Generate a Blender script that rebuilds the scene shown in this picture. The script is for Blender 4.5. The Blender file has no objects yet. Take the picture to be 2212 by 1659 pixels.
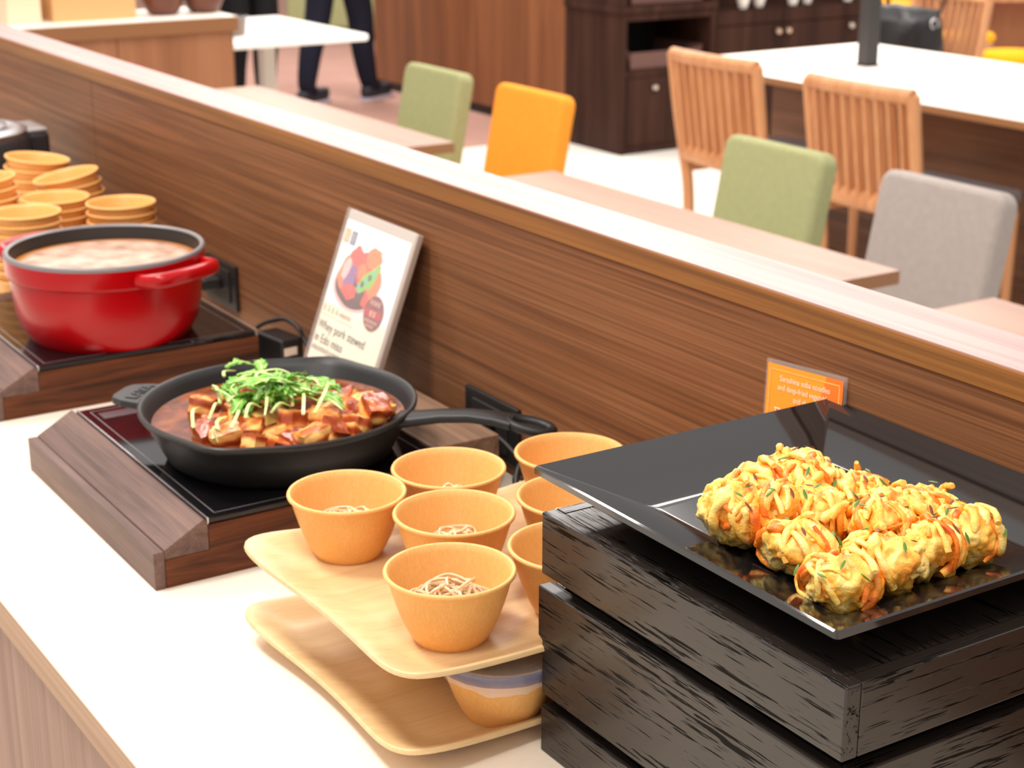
import bpy, bmesh, math, random
from mathutils import Vector, Matrix, Euler, noise
PI = math.pi
SC = bpy.context.scene
COL = SC.collection
CT = 0.85                                  # height of the serving counter above the floor

# ------------------------------------------------------------------ camera
FPX, CX, CY, FW, FH = 3649.0, 1106.0, 829.5, 2212.0, 1659.0
PITCH, YAW, CAMZ = math.radians(18.11), math.radians(32.64), CT + 0.70
cam_data = bpy.data.cameras.new('camera')
cam_data.sensor_fit = 'HORIZONTAL'
cam_data.sensor_width = 36.0
cam_data.lens = FPX / FW * 36.0
cam_data.clip_start, cam_data.clip_end = 0.05, 100
cam_data.dof.use_dof = True
cam_data.dof.focus_distance = 1.16
cam_data.dof.aperture_fstop = 12.5
cam = bpy.data.objects.new('camera', cam_data)
COL.objects.link(cam)
cam.location = (0, 0, CAMZ)
cam.rotation_euler = (PI / 2 - PITCH, 0, -YAW)
SC.camera = cam

# ------------------------------------------------------------------ world, ceiling lamps, exposure
world = bpy.data.worlds.new('room_light')
SC.world = world
world.use_nodes = True
bg = world.node_tree.nodes['Background']
bg.inputs['Color'].default_value = (1.0, 0.945, 0.91, 1)
bg.inputs['Strength'].default_value = 0.85

def area_lamp(loc, sx, sy, power, color=(1, 0.935, 0.865), target=None):
    d = bpy.data.lights.new('ceiling_lamp', 'AREA')
    d.shape, d.size, d.size_y, d.energy, d.color = 'RECTANGLE', sx, sy, power, color
    o = bpy.data.objects.new('ceiling_lamp', d)
    COL.objects.link(o)
    o.location = loc
    if target is not None:
        o.rotation_euler = (Vector(target) - Vector(loc)).to_track_quat('-Z', 'Y').to_euler()
    return o

area_lamp((0.05, 1.75, 2.75), 0.35, 0.35, 24, target=(0.62, 1.55, CT))
area_lamp((0.25, 3.1, 2.75), 0.4, 0.4, 20, target=(0.7, 2.3, CT))
area_lamp((0.15, 0.55, 2.75), 0.35, 0.35, 15, target=(0.75, 0.85, CT))  # power raised as added light on the fritter fronts and box faces
for (lx, ly, lp) in ((2.2, 3.0, 34), (3.9, 5.3, 46), (4.3, 7.6, 46), (5.9, 5.4, 44), (1.4, 5.2, 30), (4.6, 10.2, 70), (7.6, 8.0, 80)):
    area_lamp((lx, ly, 2.75), 0.9, 0.9, lp)

vs = SC.view_settings
vs.view_transform = 'Standard'
vs.look = 'None'
vs.exposure = 0.18
vs.gamma = 1.0
vs.use_curve_mapping = False
SC.cycles.use_denoising = True
SC.cycles.max_bounces = 8
SC.cycles.sample_clamp_indirect = 6.0
SC.cycles.caustics_reflective = False
SC.cycles.caustics_refractive = False

# ------------------------------------------------------------------ pixel helpers (photo pixel -> direction -> point on a plane)
_fw = Vector((math.sin(YAW) * math.cos(PITCH), math.cos(YAW) * math.cos(PITCH), -math.sin(PITCH)))
_rt = Vector((math.cos(YAW), -math.sin(YAW), 0))
_up = _rt.cross(_fw)
def ray(u, v): return _fw * FPX + _rt * (u - CX) - _up * (v - CY)
def at_z(u, v, z):
    d = ray(u, v); t = (z - CAMZ) / d.z
    return Vector((d.x * t, d.y * t, z))
def at_x(u, v, x):
    d = ray(u, v); t = x / d.x
    return Vector((x, d.y * t, CAMZ + d.z * t))
def at_y(u, v, y):
    d = ray(u, v); t = y / d.y
    return Vector((d.x * t, y, CAMZ + d.z * t))

# ------------------------------------------------------------------ materials
def srgb(r, g, b):
    f = lambda c: (c / 255 / 12.92) if c <= 10.31 else ((c / 255 + 0.055) / 1.055) ** 2.4
    return (f(r), f(g), f(b), 1)

def new_mat(name):
    m = bpy.data.materials.new(name)
    m.use_nodes = True
    return m, m.node_tree.nodes, m.node_tree.links, m.node_tree.nodes['Principled BSDF']

def plain(name, col, rough=0.5, spec=0.5, metal=0.0, coat=0.0, alpha=1.0, trans=0.0, emit=None, var=0.0, vscale=30, bump=0.0, bscale=200, sub=0.0):
    m, n, l, b = new_mat(name)
    b.inputs['Base Color'].default_value = col
    b.inputs['Roughness'].default_value = rough
    b.inputs['Specular IOR Level'].default_value = spec
    b.inputs['Metallic'].default_value = metal
    b.inputs['Coat Weight'].default_value = coat
    b.inputs['Coat Roughness'].default_value = 0.05
    b.inputs['Transmission Weight'].default_value = trans
    b.inputs['Alpha'].default_value = alpha
    if sub:
        b.inputs['Subsurface Weight'].default_value = sub
        b.inputs['Subsurface Radius'].default_value = (0.01, 0.005, 0.002)
        b.inputs['Subsurface Scale'].default_value = 0.5
    if var or bump:
        tc = n.new('ShaderNodeTexCoord')
    if var:
        nz = n.new('ShaderNodeTexNoise'); nz.inputs['Scale'].default_value = vscale; nz.inputs['Detail'].default_value = 5
        l.new(tc.outputs['Object'], nz.inputs['Vector'])
        hsv = n.new('ShaderNodeHueSaturation'); hsv.inputs['Color'].default_value = col
        mr = n.new('ShaderNodeMapRange')
        mr.inputs['From Min'].default_value = 0.3; mr.inputs['From Max'].default_value = 0.7
        mr.inputs['To Min'].default_value = 1 - var; mr.inputs['To Max'].default_value = 1 + var
        l.new(nz.outputs['Fac'], mr.inputs['Value']); l.new(mr.outputs['Result'], hsv.inputs['Value'])
        l.new(hsv.outputs['Color'], b.inputs['Base Color'])
    if bump:
        nb = n.new('ShaderNodeTexNoise'); nb.inputs['Scale'].default_value = bscale; nb.inputs['Detail'].default_value = 4
        l.new(tc.outputs['Object'], nb.inputs['Vector'])
        bp = n.new('ShaderNodeBump'); bp.inputs['Strength'].default_value = bump; bp.inputs['Distance'].default_value = 0.002
        l.new(nb.outputs['Fac'], bp.inputs['Height']); l.new(bp.outputs['Normal'], b.inputs['Normal'])
    return m

def ramp(n, stops):
    r = n.new('ShaderNodeValToRGB')
    e = r.color_ramp.elements
    while len(e) < len(stops): e.new(0.5)
    for k, (p, c) in enumerate(stops):
        e[k].position = p; e[k].color = c
    return r

def wood(name, c1, c2, c3, axis='Y', scale=1.0, rough=0.45, fine=0.25, spec=0.4, along=0.7, across=14.0, fscale=160.0, dist=0.6, coat=0.0, bump=0.08):
    """grain streaks running along one axis of the object's own space"""
    m, n, l, b = new_mat(name)
    tc = n.new('ShaderNodeTexCoord')
    def stretched(al, ac, sc, det, dst):
        mp = n.new('ShaderNodeMapping')
        s = [ac, ac, ac]; s['XYZ'.index(axis)] = al
        mp.inputs['Scale'].default_value = s
        l.new(tc.outputs['Object'], mp.inputs['Vector'])
        nz = n.new('ShaderNodeTexNoise'); nz.inputs['Scale'].default_value = sc; nz.inputs['Detail'].default_value = det
        nz.inputs['Roughness'].default_value = 0.6; nz.inputs['Distortion'].default_value = dst
        l.new(mp.outputs['Vector'], nz.inputs['Vector'])
        return nz
    n1 = stretched(along, across, scale, 4, dist)
    n2 = stretched(along * 2.0, fscale, scale, 3, 0.1)
    r1 = ramp(n, [(0.30, c1), (0.5, c2), (0.72, c3)])
    l.new(n1.outputs['Fac'], r1.inputs['Fac'])
    r2 = ramp(n, [(0.35, (1 - fine,) * 3 + (1,)), (0.65, (1 + fine * 0.5,) * 3 + (1,))])
    l.new(n2.outputs['Fac'], r2.inputs['Fac'])
    mx = n.new('ShaderNodeMix'); mx.data_type = 'RGBA'; mx.blend_type = 'MULTIPLY'; mx.inputs['Factor'].default_value = 1
    l.new(r1.outputs['Color'], mx.inputs['A']); l.new(r2.outputs['Color'], mx.inputs['B'])
    l.new(mx.outputs['Result'], b.inputs['Base Color'])
    b.inputs['Roughness'].default_value = rough
    b.inputs['Specular IOR Level'].default_value = spec
    b.inputs['Coat Weight'].default_value = coat
    if bump:
        bp = n.new('ShaderNodeBump'); bp.inputs['Strength'].default_value = bump; bp.inputs['Distance'].default_value = 0.001
        l.new(n2.outputs['Fac'], bp.inputs['Height']); l.new(bp.outputs['Normal'], b.inputs['Normal'])
    return m

def black_ash(name, axis, rough=0.27):
    """black stained ash: short open pores running with the grain"""
    m, n, l, b = new_mat(name)
    tc = n.new('ShaderNodeTexCoord')
    def st(al, ac, det, dst):
        mp = n.new('ShaderNodeMapping')
        s = [ac, ac, ac]; s['XYZ'.index(axis)] = al
        mp.inputs['Scale'].default_value = s
        l.new(tc.outputs['Object'], mp.inputs['Vector'])
        nz = n.new('ShaderNodeTexNoise'); nz.inputs['Scale'].default_value = 1; nz.inputs['Detail'].default_value = det
        nz.inputs['Distortion'].default_value = dst
        l.new(mp.outputs['Vector'], nz.inputs['Vector'])
        return nz
    pores = st(28, 600, 2, 0.3)
    bands = st(5, 90, 3, 1.2)
    add = n.new('ShaderNodeMath'); add.operation = 'ADD'
    mul = n.new('ShaderNodeMath'); mul.operation = 'MULTIPLY'; mul.inputs[1].default_value = 0.75
    l.new(bands.outputs['Fac'], mul.inputs[0])
    l.new(pores.outputs['Fac'], add.inputs[0]); l.new(mul.outputs[0], add.inputs[1])
    r = ramp(n, [(0.0, (0, 0, 0, 1)), (0.972 / 1.6, (0, 0, 0, 1)), (1.03 / 1.6, (1, 1, 1, 1))])
    dv = n.new('ShaderNodeMath'); dv.operation = 'DIVIDE'; dv.inputs[1].default_value = 1.6
    l.new(add.outputs[0], dv.inputs[0]); l.new(dv.outputs[0], r.inputs['Fac'])
    mx = n.new('ShaderNodeMix'); mx.data_type = 'RGBA'
    mx.inputs['A'].default_value = (0.020, 0.0145, 0.0115, 1); mx.inputs['B'].default_value = (0.004, 0.003, 0.002, 1)
    l.new(r.outputs['Color'], mx.inputs['Factor'])
    l.new(mx.outputs['Result'], b.inputs['Base Color'])
    b.inputs['Roughness'].default_value = rough
    sp = n.new('ShaderNodeMapRange'); sp.inputs['To Min'].default_value = 0.58; sp.inputs['To Max'].default_value = 0.05
    l.new(r.outputs['Color'], sp.inputs['Value']); l.new(sp.outputs['Result'], b.inputs['Specular IOR Level'])
    bp = n.new('ShaderNodeBump'); bp.invert = True; bp.inputs['Strength'].default_value = 0.55; bp.inputs['Distance'].default_value = 0.0006
    l.new(r.outputs['Color'], bp.inputs['Height']); l.new(bp.outputs['Normal'], b.inputs['Normal'])
    return m

def noise_mix(name, stops, scale, detail=6, rough=0.4, spec=0.5, distort=0.3, bump=0.3, bscale=None, sub=0.0, dist=0.002):
    m, n, l, b = new_mat(name)
    tc = n.new('ShaderNodeTexCoord')
    nz = n.new('ShaderNodeTexNoise'); nz.inputs['Scale'].default_value = scale; nz.inputs['Detail'].default_value = detail
    nz.inputs['Distortion'].default_value = distort
    l.new(tc.outputs['Object'], nz.inputs['Vector'])
    r = ramp(n, stops); l.new(nz.outputs['Fac'], r.inputs['Fac']); l.new(r.outputs['Color'], b.inputs['Base Color'])
    b.inputs['Roughness'].default_value = rough; b.inputs['Specular IOR Level'].default_value = spec
    if sub:
        b.inputs['Subsurface Weight'].default_value = sub
        b.inputs['Subsurface Radius'].default_value = (0.012, 0.006, 0.002); b.inputs['Subsurface Scale'].default_value = 0.4
    if bump:
        nb = n.new('ShaderNodeTexNoise'); nb.inputs['Scale'].default_value = bscale or scale * 3; nb.inputs['Detail'].default_value = 5
        l.new(tc.outputs['Object'], nb.inputs['Vector'])
        bp = n.new('ShaderNodeBump'); bp.inputs['Strength'].default_value = bump; bp.inputs['Distance'].default_value = dist
        l.new(nb.outputs['Fac'], bp.inputs['Height']); l.new(bp.outputs['Normal'], b.inputs['Normal'])
    return m

M = {}
M['wall_wood'] = wood('partition_wood', srgb(110, 68, 42), srgb(126, 82, 52), srgb(140, 94, 62), 'Y', rough=0.48, spec=0.2, along=1.1, across=55, fscale=420, fine=0.38)
M['cap_top'] = wood('cap_wood_glare', srgb(170, 134, 128), srgb(186, 150, 144), srgb(198, 164, 158), 'Y', rough=0.38, along=1.2, across=60, fscale=500, fine=0.12, bump=0.0, spec=0.3)  # pale pink puts the ceiling-light glare into the brown wood's colour
M['cap_edge'] = wood('cap_edge_wood', srgb(112, 68, 28), srgb(138, 88, 38), srgb(156, 104, 50), 'Y', rough=0.45, along=0.9, across=40, fscale=320, fine=0.3)
M['counter'] = plain('counter_laminate', srgb(243, 230, 212), rough=0.5, spec=0.4, var=0.015, vscale=120)
M['counter_edge'] = wood('counter_edge_wood', srgb(178, 140, 108), srgb(190, 152, 120), srgb(202, 166, 136), 'Y', rough=0.5, along=0.8, across=70, fscale=420, fine=0.12)
M['counter_front'] = wood('counter_front_wood', srgb(150, 112, 94), srgb(168, 132, 112), srgb(182, 144, 122), 'Z', rough=0.5, along=0.6, across=40, fscale=420, fine=0.2)
M['floor_white'] = plain('floor_pale_tile', srgb(232, 226, 216), rough=0.4, spec=0.4, var=0.02, vscale=3)
M['floor_carpet'] = plain('floor_carpet_pink', srgb(172, 134, 122), rough=0.9, spec=0.1, var=0.06, vscale=5)
M['bowl'] = wood('bowl_maple_print', srgb(231, 169, 94), srgb(236, 176, 102), srgb(240, 184, 112), 'Z', rough=0.42, along=40, across=420, fscale=900, fine=0.06, spec=0.4, bump=0.05, dist=1.5)
M['tray'] = wood('tray_maple_print', srgb(214, 178, 128), srgb(222, 188, 138), srgb(228, 196, 148), 'X', rough=0.40, along=4, across=60, fscale=380, fine=0.06, spec=0.45, bump=0.02)
M['cooker_slope'] = wood('walnut_front', srgb(80, 58, 52), srgb(104, 78, 70), srgb(122, 92, 80), 'Y', rough=0.5, along=3, across=50, fscale=420, fine=0.25)
M['cooker_side'] = wood('walnut_side', srgb(50, 24, 12), srgb(92, 48, 25), srgb(124, 70, 38), 'X', rough=0.45, spec=0.22, along=4, across=45, fscale=420, fine=0.3, dist=1.4)
M['cooker_rear'] = wood('walnut_rear', srgb(110, 84, 66), srgb(132, 104, 84), srgb(150, 120, 98), 'Y', rough=0.45, along=3, across=60, fscale=420, fine=0.2)
M['glass_black'] = plain('ceramic_glass_black', (0.006, 0.005, 0.006, 1), rough=0.06, spec=0.5)
M['chrome'] = plain('chrome_trim', (0.7, 0.69, 0.7, 1), rough=0.2, metal=1)
M['line'] = plain('grey_print_line', srgb(150, 145, 145), rough=0.4)
M['vent'] = plain('vent_dark_red', srgb(52, 26, 34), rough=0.4)
M['iron'] = plain('cast_iron_enamel', (0.013, 0.012, 0.0122, 1), rough=0.42, spec=0.38, bump=0.08, bscale=900)
M['iron_in'] = plain('pot_dark_interior', (0.020, 0.017, 0.016, 1), rough=0.4, spec=0.5)
M['iron_rim'] = plain('pot_rim_grey', srgb(120, 112, 112), rough=0.35, spec=0.5)
M['red'] = plain('red_enamel', srgb(166, 0, 8), rough=0.24, spec=0.35, coat=0.0, bump=0.03, bscale=900)
M['black_plastic'] = plain('black_plastic', (0.012, 0.011, 0.011, 1), rough=0.4, spec=0.45)
M['black_soft'] = plain('black_rubber', (0.014, 0.012, 0.012, 1), rough=0.5)
M['label_white'] = plain('white_label', srgb(236, 214, 196), rough=0.5)
M['ash_y'] = black_ash('black_ash_long', 'Y')
M['ash_x'] = black_ash('black_ash_cross', 'X')
M['plate'] = plain('black_lacquer', (0.010, 0.009, 0.0095, 1), rough=0.07, spec=0.85)
M['soba'] = plain('soba_noodle', srgb(226, 196, 158), rough=0.45, spec=0.4, var=0.06, vscale=150, sub=0.1)
M['film'] = plain('cling_film', (0.85, 0.92, 1.0, 1), rough=0.08, spec=0.7, alpha=0.30)
M['film_blue'] = plain('film_blue_fold', srgb(30, 110, 170), rough=0.12, spec=0.7, alpha=0.55)

# ------------------------------------------------------------------ mesh builder
class MB:
    def __init__(s): s.v, s.f, s.mi = [], [], []
    def _add(s, vs, fs, mi=0):
        o = len(s.v); s.v += [tuple(p) for p in vs]; s.f += [tuple(i + o for i in q) for q in fs]; s.mi += [mi] * len(fs)
        return s
    def box(s, x0, x1, y0, y1, z0, z1, mi=0):
        return s._add([(x, y, z) for x in (x0, x1) for y in (y0, y1) for z in (z0, z1)],
                      [(0, 1, 3, 2), (4, 6, 7, 5), (0, 4, 5, 1), (2, 3, 7, 6), (0, 2, 6, 4), (1, 5, 7, 3)], mi)
    def prism(s, poly, axis, a, b, mi=0):
        """poly: 2-D outline in the two axes other than `axis` (in XYZ order), extruded from a to b"""
        k = len(poly)
        def P(p, t):
            if axis == 'X': return (t, p[0], p[1])
            if axis == 'Y': return (p[0], t, p[1])
            return (p[0], p[1], t)
        vs = [P(p, a) for p in poly] + [P(p, b) for p in poly]
        fs = [tuple(range(k)), tuple(range(2 * k - 1, k - 1, -1))] + [(i, (i + 1) % k + 0, (i + 1) % k + k, i + k) for i in range(k)]
        return s._add(vs, fs, mi)
    def lathe(s, prof, n=48, cx=0, cy=0, mi=0, cap0=False, cap1=False, sx=1, sy=1):
        vs, fs = [], []
        for (r, z) in prof:
            vs += [(cx + r * sx * math.cos(2 * PI * k / n), cy + r * sy * math.sin(2 * PI * k / n), z) for k in range(n)]
        for i in range(len(prof) - 1):
            fs += [(i * n + k, i * n + (k + 1) % n, (i + 1) * n + (k + 1) % n, (i + 1) * n + k) for k in range(n)]
        if cap0: fs.append(tuple(range(n - 1, -1, -1)))
        if cap1: fs.append(tuple((len(prof) - 1) * n + k for k in range(n)))
        return s._add(vs, fs, mi)
    def tube(s, pts, r, n=8, mi=0, cap=True, flat=1.0, closed=False):
        pts = [Vector(p) for p in pts]; m = len(pts)
        rr = r if isinstance(r, (list, tuple)) else [r] * m
        vs, fs = [], []
        ref = None
        for i, p in enumerate(pts):
            if closed: t = (pts[(i + 1) % m] - pts[i - 1]).normalized()
            else: t = (pts[min(i + 1, m - 1)] - pts[max(i - 1, 0)]).normalized()
            if ref is None:
                ref = Vector((0, 0, 1)) if abs(t.z) < 0.9 else Vector((1, 0, 0))
            a = (ref - t * ref.dot(t))
            if a.length < 1e-6: a = t.orthogonal()
            a.normalize(); b = t.cross(a); ref = a
            for k in range(n):
                th = 2 * PI * k / n
                vs.append(p + a * (rr[i] * flat * math.cos(th)) + b * (rr[i] * math.sin(th)))
        for i in range(m if closed else m - 1):
            j = (i + 1) % m
            fs += [(i * n + k, i * n + (k + 1) % n, j * n + (k + 1) % n, j * n + k) for k in range(n)]
        if cap and not closed:
            fs.append(tuple(range(n - 1, -1, -1))); fs.append(tuple((m - 1) * n + k for k in range(n)))
        return s._add(vs, fs, mi)
    def xf(s, mat):
        s.v = [tuple(mat @ Vector(p)) for p in s.v]; return s
    def mesh(s, name, mats, smooth=None):
        me = bpy.data.meshes.new(name)
        me.from_pydata(s.v, [], s.f)
        mats = mats if isinstance(mats, (list, tuple)) else [mats]
        for m in mats: me.materials.append(m)
        me.polygons.foreach_set('material_index', s.mi)
        bm = bmesh.new(); bm.from_mesh(me); bmesh.ops.recalc_face_normals(bm, faces=bm.faces); bm.to_mesh(me); bm.free()
        if smooth is not None:
            me.polygons.foreach_set('use_smooth', [True] * len(me.polygons))
            me.set_sharp_from_angle(angle=math.radians(smooth))
        me.update()
        return me
    def build(s, name, mats, parent=None, smooth=None, bevel=0, segs=2, solid=0, subsurf=0, loc=None, rot=None):
        return put(name, s.mesh(name, mats, smooth), parent, bevel, segs, solid, subsurf, loc, rot)

def put(name, me, parent=None, bevel=0, segs=2, solid=0, subsurf=0, loc=None, rot=None):
    o = bpy.data.objects.new(name, me); COL.objects.link(o)
    if parent is not None: o.parent = parent
    if loc is not None: o.location = loc
    if rot is not None: o.rotation_euler = rot
    if solid:
        md = o.modifiers.new('thickness', 'SOLIDIFY'); md.thickness = solid; md.offset = -1
    if bevel:
        md = o.modifiers.new('bevel', 'BEVEL'); md.width = bevel; md.segments = segs; md.limit_method = 'ANGLE'; md.angle_limit = math.radians(40)
    if subsurf:
        md = o.modifiers.new('subdivision', 'SUBSURF'); md.levels = subsurf; md.render_levels = subsurf
    return o

def tag(o, label, cat, group=None):
    o['label'] = label; o['category'] = cat
    if group: o['group'] = group
    return o
def thing(name, label, cat, loc=(0, 0, 0), rot=(0, 0, 0), group=None):
    o = bpy.data.objects.new(name, None); COL.objects.link(o)
    o.empty_display_size = 0.05
    o.location = loc; o.rotation_euler = rot
    return tag(o, label, cat, group)
def structure(o):
    o['kind'] = 'structure'; return o
def copy_tree(o, parent=None):
    c = o.copy(); COL.objects.link(c); c.parent = parent
    for ch in list(o.children): copy_tree(ch, c)
    return c
def spline(pts, per=8, closed=False):
    pts = [Vector(p) for p in pts]; n = len(pts); out = []
    for i in range(n if closed else n - 1):
        g = (lambda k: pts[k % n]) if closed else (lambda k: pts[max(0, min(n - 1, k))])
        p0, p1, p2, p3 = g(i - 1), g(i), g(i + 1), g(i + 2)
        for k in range(per):
            t = k / per
            out.append(0.5 * ((2 * p1) + (p2 - p0) * t + (2 * p0 - 5 * p1 + 4 * p2 - p3) * t * t + (3 * p1 - p0 - 3 * p2 + p3) * t ** 3))
    if not closed: out.append(pts[-1])
    return out

FONT = None
def text_mesh(s, size, align='LEFT', extrude=0.0, bold=0.0):
    c = bpy.data.curves.new('text', 'FONT'); c.body = s; c.size = size; c.align_x = align; c.extrude = extrude; c.offset = bold
    c.resolution_u = 3
    o = bpy.data.objects.new('text', c); COL.objects.link(o)
    dg = bpy.context.evaluated_depsgraph_get()
    me = bpy.data.meshes.new_from_object(o.evaluated_get(dg))
    bpy.data.objects.remove(o); bpy.data.curves.remove(c)
    return me

# ================================================================== THE SETTING
structure(MB().box(-3, 14, -2, 7.42, -0.1, 0).build('floor', M['floor_white']))
structure(MB().box(-3, 14, 7.42, 18, -0.1, 0.004).build('floor_carpet', M['floor_carpet']))
M['back_wall'] = plain('far_wall_paint', srgb(226, 206, 184), rough=0.7)
structure(MB().box(-3, 14, 18, 18.1, 0, 2.9).build('wall_back', M['back_wall']))

# partition: two wood panels and a capping with a wooden front edge
part = bpy.data.objects.new('wall_partition', None); COL.objects.link(part); structure(part)
PX = 0.975
MB().box(PX, PX + 0.066, -0.6, 2.876, 0, CT + 0.2905).build('panel', M['wall_wood'], part)
MB().box(PX, PX + 0.066, 2.8785, 4.6, 0, CT + 0.2905).build('panel', M['wall_wood'], part)
MB().box(PX - 0.002, PX + 0.0725, -0.6, 4.6, CT + 0.2910, CT + 0.3135).build('edge_band', M['cap_edge'], part, bevel=0.001)
MB().box(PX - 0.001, PX + 0.0715, -0.6, 4.6, CT + 0.3136, CT + 0.3150).build('cap_surface', M['cap_top'], part)

# serving counter: body panel, edge band, laminate top
CF = 0.3817
ctr = thing('serving_counter', 'long serving counter with cream laminate top and wooden front', 'counter', (0, 0, 0))
MB().box(CF + 0.004, PX - 0.002, -0.6, 4.6, 0.0, CT - 0.033).build('front_panel', M['counter_front'], ctr)
MB().box(CF, PX - 0.002, -0.6, 4.6, CT - 0.0325, CT - 0.0012).build('edge_band', M['counter_edge'], ctr)
MB().box(CF + 0.0005, PX - 0.002, -0.6, 4.6, CT - 0.0012, CT).build('worktop', M['counter'], ctr)

# ================================================================== BLACK STACKED BOXES AND THE SQUARE PLATE
BX0, BX1, BY0, BY1 = 0.665, 0.970, 0.662, 0.996
def riser(name, label, z0, z1, closed_top, notch, plinth):
    t = thing(name, label, 'box', ((BX0 + BX1) / 2, (BY0 + BY1) / 2, CT + z0), group='stacked black wooden boxes')
    hx, hy, h, w = (BX1 - BX0) / 2, (BY1 - BY0) / 2, z1 - z0, 0.013
    base = plinth
    # long boards (grain along Y), upper half a little longer where the photo shows the step
    n = notch
    if n:
        poly = [(-hy, base), (hy - 0.001, base), (hy - 0.001, base + (h - base) * 0.5), (hy + n, base + (h - base) * 0.53), (hy + n, h), (-hy, h)]
    else:
        poly = [(-hy, base), (hy, base), (hy, h), (-hy, h)]
    for sx in (-1, 1):
        a = sx * hx; b = sx * (hx - w)
        MB().prism(poly, 'X', min(a, b), max(a, b)).build('side_board', M['ash_y'], t, bevel=0.0012)
    for sy in (-1, 1):
        a = sy * hy; b = sy * (hy - w)
        MB().box(-hx + w, hx - w, min(a, b), max(a, b), base, h).build('end_board', M['ash_x'], t, bevel=0.0012)
    if closed_top:
        MB().box(-hx + w, hx - w, -hy + w, hy - w, h - 0.010, h - 0.0002).build('top_panel', M['ash_y'], t)
    else:
        MB().box(-hx + w, hx - w, -hy + w, hy - w, base + 0.002, h - 0.014).build('inner_panel', M['ash_y'], t)
    if plinth:
        MB().box(-hx + w + 0.004, hx - w - 0.004, -hy + w + 0.004, hy - w - 0.004, -0.013, base + 0.003).build('plinth', M['ash_y'], t)
    return t
riser('riser_box', 'black open-grain wooden box at the bottom of the stack, standing on the counter', 0.0, 0.0404, False, 0, 0)
riser('riser_box', 'black open-grain wooden box with stepped end, in the middle of the stack', 0.0408, 0.143, False, 0.0045, 0.0107)
riser('riser_box', 'black open-grain wooden box with closed top carrying the square plate', 0.1434, 0.2056, True, 0, 0.0112)

PLX0, PLX1, PLY0, PLY1, PLZ = 0.668, 0.9735, 0.676, 1.0135, CT + 0.206
plate = thing('square_plate', 'square black lacquer plate with flared rim on the stacked boxes', 'plate', ((PLX0 + PLX1) / 2, (PLY0 + PLY1) / 2, PLZ))
def plate_mesh():
    hx, hy = (PLX1 - PLX0) / 2, (PLY1 - PLY0) / 2
    mb = MB()
    # rings of the section: (inset from rim, height)
    sec = [(0.066, 0.0), (0.0035, 0.0245), (0.0, 0.0255), (0.0, 0.0300), (0.0015, 0.0310), (0.0035, 0.0302), (0.034, 0.0175), (0.060, 0.0064), (0.064, 0.0052), (0.070, 0.0047)]
    def ring(ins, z):
        out = []
        rad = max(0.0035 - ins, 0.002)
        cs = [(hx - ins, hy - ins, 0), (-hx + ins, hy - ins, 90), (-hx + ins, -hy + ins, 180), (hx - ins, -hy + ins, 270)]
        for (x, y, a) in cs:
            sx = 1 if x > 0 else -1; sy = 1 if y > 0 else -1
            for k in range(4):
                th = math.radians(a + k * 30)
                out.append((x - sx * rad + rad * math.cos(th), y - sy * rad + rad * math.sin(th), z))
        return out
    vs, fs = [], []
    for (i, z) in sec: vs += ring(i, z)
    n = 16
    for i in range(len(sec) - 1):
        fs += [(i * n + k, i * n + (k + 1) % n, (i + 1) * n + (k + 1) % n, (i + 1) * n + k) for k in range(n)]
    fs.append(tuple(range(n))); fs.append(tuple((len(sec) - 1) * n + k for k in range(n)))
    mb._add(vs, fs)
    return mb
plate_mesh().build('plate_body', M['plate'], plate, smooth=18)
PLF = PLZ + 0.0047

# ------------------------------------------------------------------ vegetable fritters
M['batter'] = noise_mix('fritter_batter', [(0.26, srgb(186, 96, 28)), (0.35, srgb(244, 152, 46)), (0.46, srgb(255, 192, 76)), (0.60, srgb(255, 220, 130))], 55, rough=0.42, bump=0.7, bscale=240, sub=0.12)
M['carrot'] = noise_mix('fried_carrot', [(0.3, srgb(206, 84, 14)), (0.5, srgb(238, 128, 24)), (0.7, srgb(250, 178, 64))], 90, rough=0.35, bump=0.5, bscale=300, sub=0.1)
M['onion'] = noise_mix('fried_onion', [(0.3, srgb(214, 140, 44)), (0.48, srgb(246, 198, 92)), (0.7, srgb(255, 226, 150))], 80, rough=0.38, bump=0.5, bscale=300, sub=0.15)
M['herb'] = plain('fried_herb', srgb(76, 116, 24), rough=0.45)
M['char'] = plain('browned_bit', srgb(120, 54, 22), rough=0.5)
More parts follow.
